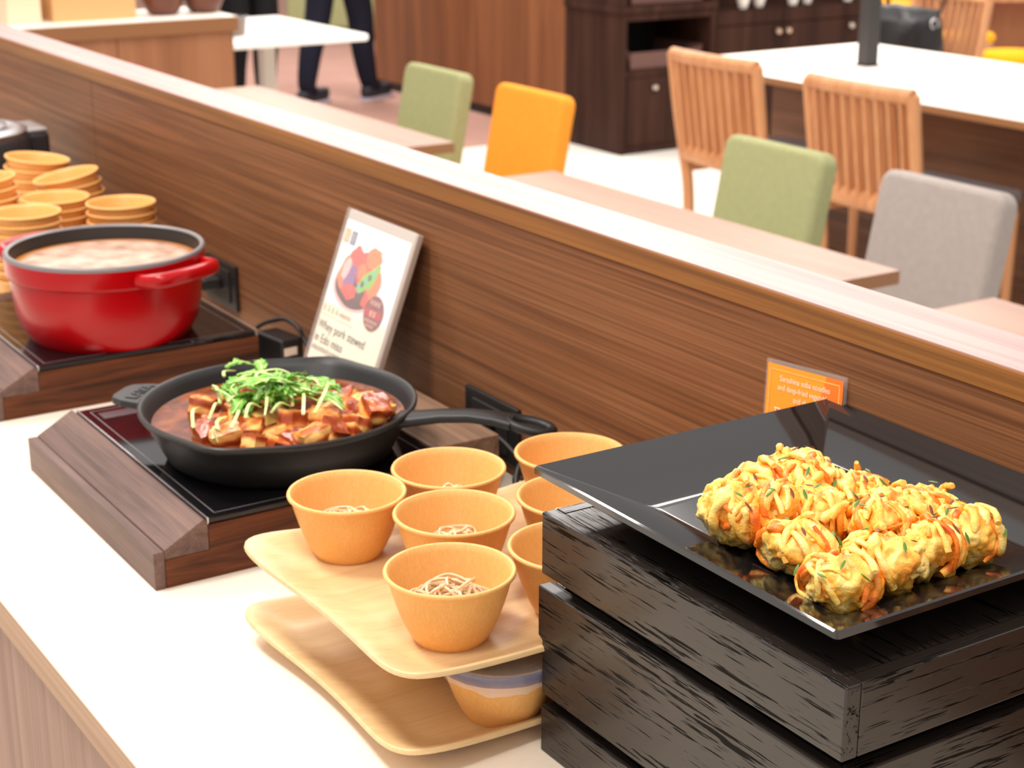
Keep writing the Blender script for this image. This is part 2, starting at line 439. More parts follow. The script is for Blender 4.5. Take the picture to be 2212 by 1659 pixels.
def fritter(idx, center, size, rot, label):
    rnd = random.Random(idx * 7 + 3)
    t = thing('vegetable_fritter', label, 'fritter', center, group='fritters piled on the square plate')
    R = Euler(rot).to_matrix()
    rx, ry, rz = size
    off = Vector((idx * 3.7, idx * 1.9, idx * 5.1))
    fl = PLF - center[2] + 0.0008
    bm = bmesh.new(); bmesh.ops.create_icosphere(bm, subdivisions=5, radius=1)
    for v in bm.verts:
        d = v.co.normalized()
        q = Vector((d.x * rx, d.y * ry, d.z * rz)) * 0.93
        w = Vector((q.x * 38, q.y * 135 + 0.9 * noise.noise(q * 60 + off), q.z * 38)) + off
        g = (1 - 2.2 * abs(noise.noise(w))) * 0.0030 + noise.fractal(q * 55 + off, 1.0, 2.0, 2) * 0.0050 + noise.noise(q * 280 + off) * 0.0012 + noise.noise(q * 560 + off) * 0.0008 - 0.001
        p = R @ (q + d * g)
        if p.z < fl: p.z = fl
        v.co = p
    me = bpy.data.meshes.new('batter'); bm.to_mesh(me); bm.free()
    me.materials.append(M['batter']); me.polygons.foreach_set('use_smooth', [True] * len(me.polygons))
    put('batter', me, t)
    def strip(kind, name, base, tan, nrm, ln, rad, bend, flat):
        pts, rr = [], []
        sd = rnd.uniform(0, 50)
        for i in range(9):
            u = i / 8 - 0.5
            p = base + tan * (u * ln) - nrm * (bend * u * u * 4) + nrm.cross(tan) * (0.0016 * math.sin(u * 5 + sd))
            p = R @ p
            r = rad * (0.95 + 0.55 * noise.noise(Vector((i * 0.55, sd, idx)))) * (0.72 if i in (0, 8) else 1)
            if p.z < fl + r: p.z = fl + r
            pts.append(p); rr.append(r)
        MB().tube(pts, rr, n=8, flat=flat).build(name, M[kind], t, smooth=70)
    def skin(a, lat, k):
        d = Vector((math.cos(a) * math.cos(lat), math.sin(lat), math.sin(a) * math.cos(lat)))
        p = Vector((d.x * rx, d.y * ry, d.z * rz)) * k
        nrm = Vector((d.x / rx, d.y / ry, d.z / rz)).normalized()
        along = Vector((-math.sin(a) * rx, 0, math.cos(a) * rz)).normalized()
        return p, nrm, along
    for s in range(34):
        kind = rnd.choice(('carrot', 'carrot', 'onion', 'onion', 'batter', 'batter'))
        p, nrm, along = skin(rnd.uniform(-0.35, 3.3), rnd.uniform(-1.2, 1.2), rnd.uniform(0.97, 1.07))
        tan = (along + nrm.cross(along) * rnd.gauss(0, 0.48)).normalized()
        ln = rnd.uniform(0.016, 0.040)
        strip(kind, {'carrot': 'carrot_strip', 'onion': 'onion_strip', 'batter': 'batter_strip'}[kind], p, tan, nrm, ln, rnd.uniform(0.0020, 0.0040), ln * ln * 0.25 / ((rx + rz) / 2), rnd.uniform(0.6, 0.95))
    p, nrm, along = skin(rnd.uniform(0.5, 2.2), rnd.uniform(-0.8, 0.3), 1.05)   # one strip lying proud of the crust
    strip('onion', 'onion_strip', p + nrm * 0.003, (along + nrm * rnd.uniform(0, 0.25)).normalized(), nrm, 0.040, 0.0029, 0.004, 0.9)
    for s in range(9):
        p, nrm, along = skin(rnd.uniform(-0.1, 2.9), rnd.uniform(-1.1, 1.1), 1.10)
        tan = (along + nrm.cross(along) * rnd.uniform(-1.5, 1.5)).normalized()
        pts = [R @ (p + nrm * 0.0016 + tan * (u * 0.0042)) for u in (-1, -.3, .4, 1)]
        if min(q.z for q in pts) < fl + 0.004: continue
        k = 'herb' if s < 6 else 'char'
        MB().tube(pts, [0.0005, 0.0013, 0.0012, 0.0004], n=5, flat=0.45).build('herb_fleck' if k == 'herb' else 'browned_bit', M[k], t, smooth=60)
    return t
fr = [  # (x, y, z above plate), size, rotation, label
    ((0.746, 0.859, 0.022), (0.035, 0.029, 0.023), (0.25, 0.25, 1.1), 'round golden vegetable fritter at the end of the pile nearest the noodle bowls'),
    ((0.745, 0.797, 0.018), (0.034, 0.025, 0.020), (0.2, 0.35, 1.15), 'golden fritter with pale strip and green herbs, between the end fritter and the corner fritter'),
    ((0.728, 0.738, 0.020), (0.030, 0.024, 0.020), (0.2, 0.3, 1.3), 'fritter with one thick pale onion strip, closest to the near corner of the plate'),
    ((0.783, 0.880, 0.023), (0.035, 0.029, 0.023), (-0.2, 0.3, 1.1), 'orange-streaked fritter leaning behind the round end fritter'),
    ((0.790, 0.826, 0.023), (0.037, 0.028, 0.022), (0.2, 0.35, 1.1), 'carrot-orange fritter at the middle of the pile'),
    ((0.773, 0.745, 0.020), (0.038, 0.025, 0.021), (0.3, 0.45, 1.15), 'pale crusted fritter beside the corner fritter along the front of the plate'),
    ((0.826, 0.892, 0.022), (0.034, 0.028, 0.022), (-0.2, 0.2, 0.9), 'yellow fritter at the highest point of the pile'),
    ((0.834, 0.838, 0.021), (0.035, 0.028, 0.021), (-0.1, 0.35, 1.0), 'browned fritter on the wall side of the pile'),
    ((0.815, 0.749, 0.020), (0.038, 0.025, 0.022), (0.3, 0.5, 1.15), 'carrot-streaked fritter leaning between the pale crusted one and the far end one'),
    ((0.855, 0.748, 0.020), (0.033, 0.025, 0.022), (0.1, 0.35, 1.1), 'fritter with a pale strip sticking up, at the end of the pile by the wall'),
    ((0.826, 0.794, 0.023), (0.035, 0.027, 0.023), (0.0, 0.35, 1.1), 'golden fritter wedged in behind the middle of the pile'),
    ((0.866, 0.798, 0.018), (0.031, 0.026, 0.020), (0.0, 0.3, 1.0), 'darker-edged fritter against the wall side, behind the wedged fritter'),
    ((0.768, 0.842, 0.029), (0.030, 0.022, 0.017), (0.2, 0.5, 1.0), 'flat fritter lying over the two fritters at the noodle-bowl end'),
    ((0.808, 0.864, 0.034), (0.031, 0.023, 0.016), (0.0, 0.3, 1.2), 'flat orange fritter lying across the middle of the pile'),
    ((0.800, 0.778, 0.031), (0.031, 0.021, 0.017), (0.2, 0.5, 1.1), 'flat fritter with carrot strips lying over the front of the pile'),
]
for i, (c, s, r, lab) in enumerate(fr):
    fritter(i, (c[0], c[1], PLF + c[2]), s, r, lab)

# ================================================================== TRAYS AND BOWLS
def tray_mesh(hx, hy, lift=0.020):
    n, rings = 112, 26
    rad = 0.044
    out = []
    # rounded-rectangle outline, sides pinched inwards
    per = []
    for (sx, sy, a) in ((1, 1, 0), (-1, 1, 90), (-1, -1, 180), (1, -1, 270)):
        for k in range(8):
            th = math.radians(a + 90 * k / 7)
            per.append((sx * (hx - rad) + rad * math.cos(th), sy * (hy - rad) + rad * math.sin(th)))
        nx = {0: (-1, 1), 90: (-1, -1), 180: (1, -1), 270: (1, 1)}[a]
        p0 = per[-1]; th = math.radians((a + 90) % 360)
        p1 = (nx[0] * (hx - rad) + rad * math.cos(th), nx[1] * (hy - rad) + rad * math.sin(th))
        for k in range(1, 21):
            q = k / 21; per.append((p0[0] + (p1[0] - p0[0]) * q, p0[1] + (p1[1] - p0[1]) * q))
    n = len(per)
    pin = []
    for (x, y) in per:
        u, w = x / hx, y / hy
        fx = 1 - 0.20 * max(0, 1 - abs(w) ** 2.6) * abs(u) ** 3
        fy = 1 - 0.215 * max(0, 1 - abs(u) ** 3) * abs(w) ** 3
        pin.append((x * fx, y * fy, abs(u) ** 4 * abs(w) ** 4))
    for _ in range(44):          # soften the outline, corners most
        pin = [tuple(0.25 * pin[k - 1][j] + 0.5 * pin[k][j] + 0.25 * pin[(k + 1) % n][j] for j in range(3)) for k in range(n)]
    vs, fs = [(0, 0, 0)], []
    for r in range(1, rings + 1):
        q = r / rings
        s = max(0.0, (q - 0.77) / 0.23)
        prof = s * s * (2.2 - 1.2 * s)
        for (x, y, c) in pin:
            z = lift * prof * (0.40 + 0.60 * min(1, c * 2.8))
            vs.append((x * q, y * q, z))
    fs += [(0, 1 + k, 1 + (k + 1) % n) for k in range(n)]
    for r in range(rings - 1):
        fs += [(1 + r * n + k, 1 + (r + 1) * n + k, 1 + (r + 1) * n + (k + 1) % n, 1 + r * n + (k + 1) % n) for k in range(n)]
    mb = MB()._add(vs, fs)
    return mb
tray_me = tray_mesh(0.239, 0.188).mesh('tray', M['tray'], smooth=80)
def place_tray(loc, rz, label):
    o = put('serving_tray', tray_me, None, solid=0.0048, loc=loc, rot=(0, 0, rz))
    o.modifiers['thickness'].offset = -1
    b = o.modifiers.new('bevel', 'BEVEL'); b.width = 0.0014; b.segments = 3; b.limit_method = 'ANGLE'; b.angle_limit = math.radians(50)
    return tag(o, label, 'tray', 'wooden serving trays')
TRZ_U, TRZ_L = CT + 0.0775, CT + 0.0048
place_tray((0.7440, 1.1440, TRZ_U), 0, 'pale wooden tray with upturned corners carrying the open noodle bowls')
place_tray((0.7470, 1.1580, TRZ_L), 0, 'pale wooden tray lying on the counter under the upper tray')

def bowl_mesh():
    outer = [(0.0, 0.0015), (0.020, 0.0012), (0.0225, 0.0), (0.0255, 0.0008), (0.0300, 0.0055), (0.0345, 0.0125), (0.0395, 0.0225), (0.0440, 0.0345), (0.0475, 0.0455), (0.0500, 0.0545)]
    lip = [(0.0518, 0.0562), (0.0532, 0.0572), (0.0535, 0.0587), (0.0527, 0.0600), (0.0512, 0.0603), (0.0498, 0.0595)]
    inner = [(0.0480, 0.0545), (0.0452, 0.0450), (0.0415, 0.0340), (0.0370, 0.0230), (0.0310, 0.0130), (0.0250, 0.0070), (0.0170, 0.0045), (0.0, 0.0040)]
    return MB().lathe([(r, z * 1.07) for (r, z) in outer + lip + inner], n=56)
bowl_me = bowl_mesh().mesh('bowl', M['bowl'], smooth=50)
def bowl(loc, label, group, rot=(0, 0, 0)):
    o = put('noodle_bowl', bowl_me, None, loc=loc, rot=rot)
    return tag(o, label, 'bowl', group)

def noodles(loc, seed, label, n=17, r=0.024, h=0.014):
    """a loose nest: strands looping over a mound that fills the bottom of the bowl; h = height of the mound above the bowl floor"""
    rnd = random.Random(seed)
    mb = MB()
    def bowl_floor(q):   # inner wall of the bowl
        prof = [(0.0, 0.0040), (0.0170, 0.0045), (0.0250, 0.0070), (0.0310, 0.0130), (0.0370, 0.0230), (0.0415, 0.0340), (0.0452, 0.0450)]
        for (r0, z0), (r1, z1) in zip(prof, prof[1:]):
            if q <= r1: return z0 + (z1 - z0) * (q - r0) / (r1 - r0)
        return 0.05
    for k in range(n):
        pts = []
        ca, cr = rnd.uniform(0, 2 * PI), r * rnd.uniform(0, 0.45)
        cx, cy = cr * math.cos(ca), cr * math.sin(ca)
        a = rnd.uniform(0, 2 * PI); rad = rnd.uniform(0.30, 0.85) * r
        w = rnd.choice((-1, 1)) * rnd.uniform(0.55, 0.95)
        lvl = (k + 0.5) / n
        tx, ty = rnd.uniform(-.35, .35), rnd.uniform(-.35, .35)
        for i in range(9):
            rad = min(r * 0.95, max(r * 0.18, rad + rnd.uniform(-0.2, 0.2) * r))
            x, y = cx + rad * math.cos(a), cy + rad * math.sin(a)
            q = math.hypot(x, y)
            if q > r: x, y, q = x * r / q, y * r / q, r
            mound = h * (1 - 0.55 * (q / r) ** 2)
            z = mound * (0.45 + 0.55 * lvl) + x * tx + y * ty + rnd.uniform(-0.002, 0.003)
            pts.append((x, y, max(bowl_floor(q) + 0.0022, min(z, h + 0.006)))); a += w
        mb.tube(spline(pts, 5), 0.0014, n=6)
    o = mb.build('soba_noodles', M['soba'], None, smooth=60, loc=loc)
    return tag(o, label, 'noodles', 'portions of soba noodles in the open bowls')

BZ = TRZ_U + 0.0003
up_bowls = [
    (0.6234, 1.0653, 'orange wooden bowl nearest the front corner of the upper tray, full nest of noodles inside', 3, 80, .040, .050, 'pale soba nest in the bowl at the front corner of the upper tray'),
    (0.6316, 1.2591, 'orange wooden bowl beside the induction cooker on the raised left corner of the tray', 5, 50, .036, .045, 'pale soba strands in the bowl beside the induction cooker'),
    (0.6874, 1.1659, 'orange wooden bowl in the middle of the noodle bowls, touching the two rows', 8, 44, .034, .047, 'looped soba strands in the middle bowl of the upper tray'),
    (0.7385, 1.2617, 'orange wooden bowl just in front of the coiled cord behind the cooker', 11, 40, .034, .044, 'soba strands in the bowl in front of the coiled cord'),
    (0.7990, 1.1420, 'orange wooden bowl half hidden under the corner of the black plate', 14, 44, .036, .045, 'soba strands in the bowl half hidden under the black plate corner'),
    (0.7330, 1.0530, 'orange wooden bowl pressed against the black stacked boxes', 17, 44, .036, .045, 'soba strands in the bowl pressed against the black boxes'),
    (0.8569, 1.2353, 'orange wooden bowl closest to the wood partition, behind the black plate', 21, 20, .030, .024, 'soba strands in the bowl closest to the partition'),
]
for (x, y, lab, sd, n, r, h, nl) in up_bowls:
    bowl((x, y, BZ), lab, 'open noodle bowls on the upper tray', (0, 0, sd))
    noodles((x, y, BZ), sd, nl, n, r, h)

# wrapped bowls on the lower tray
def film_mesh(seed):
    rnd = random.Random(seed); off = Vector((seed * 2.3, seed, 0))
    mb = MB(); n = 72; vs, fs = [], []
    prof = [(0.0, 0.0612), (0.02, 0.0608), (0.040, 0.0612), (0.0500, 0.0616), (0.0540, 0.0606), (0.0546, 0.0580), (0.0532, 0.0540), (0.0512, 0.0495), (0.0500, 0.0450), (0.0487, 0.0425)]
    for i, (r, z) in enumerate(prof):
        for k in range(n):
            a = 2 * PI * k / n
            w = noise.noise(Vector((math.cos(a) * 6, math.sin(a) * 6, z * 60)) + off) * (0.0012 if i > 5 else 0.0002 if i < 4 else 0.0004)
            rr = max(0, r + abs(w)); zz = z + (noise.noise(Vector((math.cos(a) * 4, math.sin(a) * 4, 7)) + off) * 0.004 if i == len(prof) - 1 else 0)
            vs.append((rr * math.cos(a), rr * math.sin(a), zz * 1.07))
    for i in range(len(prof) - 1):
        fs += [(i * n + k, i * n + (k + 1) % n, (i + 1) * n + (k + 1) % n, (i + 1) * n + k) for k in range(n)]
    mi = 0
    mb._add(vs, fs)
    # bluish gathered folds round the rim
    for k in range(len(mb.f)):
        ring = k // n
        a = 2 * PI * (k % n) / n
        if 4 <= ring <= 6 and noise.noise(Vector((math.cos(a) * 1.1, math.sin(a) * 1.1, ring * 0.25)) + off) > -0.22: mb.mi[k] = 1
    return mb.mesh('cling_film', [M['film'], M['film_blue']], smooth=40)
film_me = film_mesh(4)
low = [(0.662, 1.050, 'film-wrapped wooden bowl under the front edge of the upper tray by the black boxes'),
       (0.655, 1.165, 'film-wrapped wooden bowl under the long open edge of the upper tray'),
       (0.780, 1.065, 'film-wrapped bowl on the lower tray, hidden between the boxes and the partition'),
       (0.775, 1.180, 'film-wrapped bowl at the centre of the lower tray'),
       (0.885, 1.180, 'film-wrapped bowl at the partition end of the lower tray'),
       (0.715, 1.283, 'film-wrapped bowl on the lower tray beside the induction cooker')]
for i, (x, y, lab) in enumerate(low):
    t = thing('wrapped_bowl', lab, 'bowl', (x, y, TRZ_L + 0.0003), (0, 0, i * 1.3), 'film-wrapped bowls on the lower tray')
    put('bowl_body', bowl_me, t); put('cling_film', film_me, t)

# ================================================================== INDUCTION COOKERS IN WOODEN HOUSINGS
def cooker(loc, label, D, block=False):
    t = thing('induction_cooker', label, 'cooker', loc, group='induction cookers in wooden housings')
    L = 0.39
    MB().box(0, 0.011, 0, L, 0, 0.039).build('front_board', M['cooker_slope'], t, bevel=0.0008)
    MB().prism([(0.0112, 0.030), (0.0112, 0.040), (0.0535, 0.0635), (0.0575, 0.0595), (0.0575, 0.030)], 'Y', 0.0005, L - 0.0005).build('slope_board', M['cooker_slope'], t, bevel=0.0008)
    for (a, b) in ((0, 0.013), (L - 0.013, L)):
        MB().prism([(0.0114, 0), (D, 0), (D, 0.055), (0.0579, 0.055), (0.0579, 0.0298), (0.0114, 0.0298)], 'Y', a, b).build('side_board', M['cooker_side'], t, bevel=0.0008)
    MB().box(D - 0.012, D, 0.0132, L - 0.0132, 0, 0.054).build('back_board', M['cooker_side'], t)
    gx1 = D - 0.003
    MB().box(0.0582, D - 0.013, 0.0135, L - 0.0135, 0.012, 0.052).build('body', M['black_plastic'], t)
    g = MB().box(0.0600, gx1, 0.004, L - 0.004, 0.0556, 0.0618).build('glass_top', M['glass_black'], t, bevel=0.0012)
    w = 0.0006
    z0, z1 = 0.06182, 0.06190
    fx0, fx1, fy0, fy1 = 0.070, gx1 - 0.012, 0.014, L - 0.016
    for (a, b, c, d) in ((fx0, fx1, fy0, fy0 + w), (fx0, fx1, fy1, fy1 + w), (fx0, fx0 + w, fy0, fy1), (fx1, fx1 + w, fy0, fy1)):
        MB().box(a, b, c, d, z0, z1).build('marking_line', M['line'], g)
    MB().box(fx0 + 0.006, fx1 - 0.006, fy1 - 0.032, fy1 - 0.010, z0, z1 + 0.0003).build('vent_strip', M['vent'], g)
    MB().box(0.0578, 0.0598, 0.003, L - 0.003, 0.0556, 0.0630).build('trim_strip', M['chrome'], t, bevel=0.0006)
    MB().box(gx1 + 0.0002, gx1 + 0.0035, 0.003, L - 0.003, 0.0556, 0.0640).build('trim_strip', M['trim_tan'], t)
    if block:
        MB().box(D + 0.001, 0.425, 0.050, 0.255, 0.0, 0.0640).build('rear_block', M['cooker_rear'], t, bevel=0.001)
    return t
M['trim_tan'] = plain('trim_tan', srgb(150, 124, 104), rough=0.4)
CK2 = cooker((0.515, 1.444, CT), 'walnut-housed induction cooker under the black skillet', 0.344, True)
CK1 = cooker((0.530, 2.018, CT), 'walnut-housed induction cooker under the red pot', 0.358)
GT = CT + 0.0620

# ------------------------------------------------------------------ black cast-iron skillet
SKX, SKY, SKZ = 0.716, 1.583, GT
sk = thing('cast_iron_skillet', 'black cast-iron skillet with pouring spouts holding stewed pork', 'skillet', (SKX, SKY, SKZ))
HDIR = math.atan2(-0.745, 0.667)             # direction of the long handle
def spout(a):
    out = 0
    for s in (HDIR + PI / 2, HDIR - PI / 2):
        d = (a - s + PI) % (2 * PI) - PI
        out += math.exp(-(d / 0.21) ** 2)
    return out
def skillet_mesh():
    n = 144
    prof = [(0.0, 0.0, 0), (0.105, 0.0, 0), (0.114, 0.0008, 0), (0.122, 0.006, 0), (0.1335, 0.030, .15), (0.1430, 0.0485, .8), (0.1462, 0.0505, 1), (0.1488, 0.0545, 1), (0.1490, 0.0575, 1), (0.1472, 0.0588, 1), (0.1445, 0.0580, 1), (0.1395, 0.0500, .9), (0.1325, 0.034, .35), (0.1205, 0.0105, 0), (0.112, 0.0062, 0), (0.0, 0.0058, 0)]
    vs, fs = [], []
    for (r, z, w) in prof:
        for k in range(n):
            a = 2 * PI * k / n; s = spout(a) * w
            vs.append(((r + 0.0115 * s) * math.cos(a), (r + 0.0115 * s) * math.sin(a), z + 0.0005 * s))
    for i in range(len(prof) - 1):
        fs += [(i * n + k, i * n + (k + 1) % n, (i + 1) * n + (k + 1) % n, (i + 1) * n + k) for k in range(n)]
    return MB()._add(vs, fs)
skillet_mesh().build('pan_body', M['iron'], sk, smooth=45)
# long handle: a loft along its spine, with a hanging hole at its end
def handle_mesh():
    pts = [(0.135, 0.0480, 0.020, 0.0075), (0.155, 0.0515, 0.0165, 0.0065), (0.185, 0.0570, 0.0135, 0.0060), (0.215, 0.0600, 0.0130, 0.0060), (0.242, 0.0595, 0.0145, 0.0060), (0.262, 0.0570, 0.0175, 0.0058)]
    n = 12; vs, fs = [], []
    for (x, z, w, t) in pts:
        for k in range(n):
            a = 2 * PI * k / n
            c, s = math.cos(a), math.sin(a)
            vs.append((x, w * math.copysign(abs(c) ** 0.7, c), z + t * math.copysign(abs(s) ** 0.7, s)))
    for i in range(len(pts) - 1):
        fs += [(i * n + k, i * n + (k + 1) % n, (i + 1) * n + (k + 1) % n, (i + 1) * n + k) for k in range(n)]
    fs += [tuple(range(n)), tuple((len(pts) - 1) * n + k for k in range(n))]
    mb = MB()._add(vs, fs)
    loop = []
    for k in range(28):
        a = 2 * PI * k / 28
        loop.append((0.280 + 0.0235 * math.cos(a), 0.0140 * math.sin(a), 0.0545 - 0.16 * (0.0235 * math.cos(a))))
    mb.tube(loop, 0.0056, n=10, closed=True)
    return mb.xf(Matrix.Rotation(HDIR, 4, 'Z'))
handle_mesh().build('handle', M['iron'], sk, smooth=50)
def helper_mesh():
    out = [(-0.140, 0.034), (-0.152, 0.0345), (-0.172, 0.031), (-0.186, 0.024), (-0.190, 0.014), (-0.190, -0.014), (-0.186, -0.024), (-0.172, -0.031), (-0.152, -0.0345), (-0.140, -0.034)]
    return MB().prism(out, 'Z', 0.0440, 0.0520).xf(Matrix.Rotation(HDIR, 4, 'Z'))
hp = helper_mesh().build('helper_handle', M['iron'], sk, bevel=0.0022, segs=3)
tm = text_mesh('LAVA', 0.019, 'CENTER', 0.0006, 0.0002); tm.materials.clear(); tm.materials.append(M['iron'])
to = put('raised_lettering', tm, hp)
to.matrix_local = Matrix.Rotation(HDIR, 4, 'Z') @ Matrix.Translation((-0.1645, 0, 0.0524)) @ Matrix.Rotation(PI / 2, 4, 'Z') @ Matrix.Translation((0, -0.007, 0))

# stew: sauce, pork chunks, greens
M['sauce'] = noise_mix('miso_sauce', [(0.3, srgb(70, 30, 14)), (0.5, srgb(118, 56, 26)), (0.7, srgb(160, 88, 44))], 30, rough=0.10, spec=0.6, bump=0.15, bscale=90)
SLZ = SKZ + 0.0395
sauce = MB().lathe([(0.0, 0.0), (0.06, 0.0), (0.1305, 0.0002), (0.1352, 0.0010)], n=72).build('miso_sauce', M['sauce'], None, smooth=60, loc=(SKX, SKY, SLZ))
tag(sauce, 'brown glossy miso sauce filling the black skillet', 'sauce')
def pork_mat():
    m, n, l, b = new_mat('stewed_pork')
    tc = n.new('ShaderNodeTexCoord')
    w = n.new('ShaderNodeTexWave'); w.wave_type = 'BANDS'; w.bands_direction = 'Z'
    w.inputs['Scale'].default_value = 16; w.inputs['Distortion'].default_value = 3.5; w.inputs['Detail'].default_value = 3; w.inputs['Detail Scale'].default_value = 1.2
    oi = n.new('ShaderNodeObjectInfo'); ad = n.new('ShaderNodeVectorMath'); ad.operation = 'ADD'
    l.new(tc.outputs['Object'], ad.inputs[0]); l.new(oi.outputs['Random'], ad.inputs[1])
    l.new(ad.outputs['Vector'], w.inputs['Vector'])
    r = ramp(n, [(0.10, srgb(150, 62, 28)), (0.42, srgb(190, 92, 44)), (0.62, srgb(220, 140, 70)), (0.85, srgb(242, 186, 108))])
    l.new(w.outputs['Fac'], r.inputs['Fac']); l.new(r.outputs['Color'], b.inputs['Base Color'])
    b.inputs['Roughness'].default_value = 0.24; b.inputs['Specular IOR Level'].default_value = 0.5
    nb = n.new('ShaderNodeTexNoise'); nb.inputs['Scale'].default_value = 160; nb.inputs['Detail'].default_value = 4
    l.new(tc.outputs['Object'], nb.inputs['Vector'])
    bp = n.new('ShaderNodeBump'); bp.inputs['Strength'].default_value = 0.4; bp.inputs['Distance'].default_value = 0.002
    l.new(nb.outputs['Fac'], bp.inputs['Height']); l.new(bp.outputs['Normal'], b.inputs['Normal'])
    return m
M['pork'] = pork_mat()
def pork_mesh(seed):
    rnd = random.Random(seed)
    bm = bmesh.new(); bmesh.ops.create_cube(bm, size=1)
    bmesh.ops.subdivide_edges(bm, edges=bm.edges[:], cuts=7, use_grid_fill=True)
    sx, sy, sz = rnd.uniform(.027, .036), rnd.uniform(.022, .030), rnd.uniform(.019, .026)
    off = Vector((seed * 3.3, seed * 1.1, seed))
    for v in bm.verts:
        p = v.co.copy() * 2
        m = max(abs(p.x), abs(p.y), abs(p.z)); q = p.normalized() * m
        p = p.lerp(q, 0.35)
        p = Vector((p.x * sx / 2, p.y * sy / 2, p.z * sz / 2))
        p += p.normalized() * (noise.fractal(p * 90 + off, 1, 2, 3) * 0.0028)
        v.co = p
    me = bpy.data.meshes.new('pork_chunk'); bm.to_mesh(me); bm.free()
    me.materials.append(M['pork']); me.polygons.foreach_set('use_smooth', [True] * len(me.polygons)); me.set_sharp_from_angle(angle=math.radians(45))
    return me
pork_mes = [pork_mesh(s) for s in range(7)]
rnd = random.Random(12)
placed = []
pork_px = [(440, 868), (470, 905), (540, 925), (600, 930), (665, 915), (560, 955), (640, 948), (705, 935), (740, 905), (760, 930), (790, 865), (800, 900), (830, 905), (850, 915), (715, 870),
           (690, 855), (520, 880), (500, 850), (610, 895), (575, 905), (655, 885), (765, 880), (730, 950), (680, 955), (600, 958), (790, 935), (640, 920), (490, 935), (540, 850), (625, 855), (450, 925), (745, 855),
           (820, 880), (520, 905), (700, 915)]
for k, (u, v) in enumerate(pork_px):
    p = at_z(u, v, SLZ + 0.010)
    dx, dy = p.x - SKX, p.y - SKY
    rr = math.hypot(dx, dy)
    if rr > 0.116: dx, dy = dx * 0.116 / rr, dy * 0.116 / rr
    near = sum(1 for (a, b) in placed if math.hypot(a - dx, b - dy) < 0.019)
    z = SLZ + 0.004 + 0.0085 * near + rnd.uniform(0, 0.003)
    o = put('pork_chunk', pork_mes[k % 7], None, loc=(SKX + dx, SKY + dy, min(z, SLZ + 0.030)), rot=(rnd.uniform(-.5, .5), rnd.uniform(-.5, .5), rnd.uniform(0, 6.28)))
    hx, hy = math.cos(HDIR), math.sin(HDIR)
    f, g = dx * hx + dy * hy, -dx * hy + dy * hx
    if math.hypot(dx - 0.004, dy - 0.034) < 0.052: where = 'partly under the heap of green leaves'
    elif f > 0.045: where = 'at the long-handle end of the skillet'
    elif f < -0.035: where = 'at the helper-handle end of the skillet'
    elif g > 0: where = 'by the pouring spout on the wall side of the skillet'
    else: where = 'by the pouring spout on the open counter side of the skillet'
    tag(o, 'pork cube ' + where, 'pork', 'pork cubes ' + where)
    placed.append((dx, dy))
M['leaf'] = noise_mix('green_leaf', [(0.3, srgb(58, 128, 22)), (0.5, srgb(104, 176, 48)), (0.7, srgb(164, 214, 96))], 90, rough=0.4, bump=0.2, sub=0.05)
M['stem'] = noise_mix('pale_stem', [(0.3, srgb(168, 200, 96)), (0.55, srgb(214, 226, 150)), (0.75, srgb(236, 236, 190))], 60, rough=0.35, bump=0.1)
def green(k, p0, p1, kind):
    rnd = random.Random(100 + k)
    a, b = Vector(p0), Vector(p1)
    mid = (a + b) / 2 + Vector((rnd.uniform(-.006, .006), rnd.uniform(-.006, .006), rnd.uniform(.002, .010)))
    pts = spline([a, mid, b], 6)
    t = thing('mizuna_sprig', 'cut %s of green mizuna laid over the stewed pork' % ('stem' if kind == 'stem' else 'leaf'), 'greens', tuple(mid), group='cut green %s on the stew' % ('stems' if kind == 'stem' else 'leaves'))
    lp = [p - mid for p in pts]
    if kind == 'stem':
        MB().tube(lp, [0.0019] * 9 + [0.0016, 0.0012, 0.001, 0.0008], n=6, flat=0.6).build('stem', M['stem'], t, smooth=60)
    else:
        n = len(lp); vs, fs = [], []
        side = (lp[-1] - lp[0]).cross(Vector((rnd.uniform(-.5, .5), rnd.uniform(-.5, .5), 1))).normalized()
        for i, p in enumerate(lp):
            q = i / (n - 1); w = 0.0082 * math.sin(PI * min(1, q * 0.9 + 0.1)) ** 0.7 * (1 if i % 2 else 0.62)
            up = Vector((0, 0, 0.0028))
            vs += [p - side * w + up * rnd.uniform(-.3, 1), p + Vector((0, 0, -0.0008)), p + side * w + up * rnd.uniform(-.3, 1)]
        for i in range(n - 1):
            fs += [(3 * i, 3 * i + 1, 3 * i + 4, 3 * i + 3), (3 * i + 1, 3 * i + 2, 3 * i + 5, 3 * i + 4)]
        MB()._add(vs, fs).build('leaf_blade', M['leaf'], t, smooth=70, solid=0.0005)
        MB().tube([p + Vector((0, 0, .0004)) for p in lp], [0.0011] * 8 + [0.0008] * 5, n=5).build('leaf_stalk', M['stem'], t, smooth=60)
rnd = random.Random(5)
gz = SLZ + 0.030
def gp(u, v, z): return at_z(u, v, z)
stems = [((418, 925), (432, 880), .012), ((452, 905), (470, 875), .02), ((470, 930), (490, 900), .016), ((560, 848), (572, 897), .03), ((655, 895), (645, 830), .034), ((680, 893), (708, 828), .034), ((600, 880), (632, 868), .03),
         ((530, 903), (565, 880), .03), ((470, 955), (480, 935), .010), ((700, 868), (740, 885), .026), ((640, 838), (690, 833), .038), ((500, 925), (512, 890), .022), ((585, 892), (630, 878), .028), ((550, 825), (600, 815), .05)]
for k, (a, b, z) in enumerate(stems):
    green(k, gp(a[0], a[1], SLZ + z), gp(b[0], b[1], SLZ + z + rnd.uniform(-.002, .008)), 'stem')
leaves = []
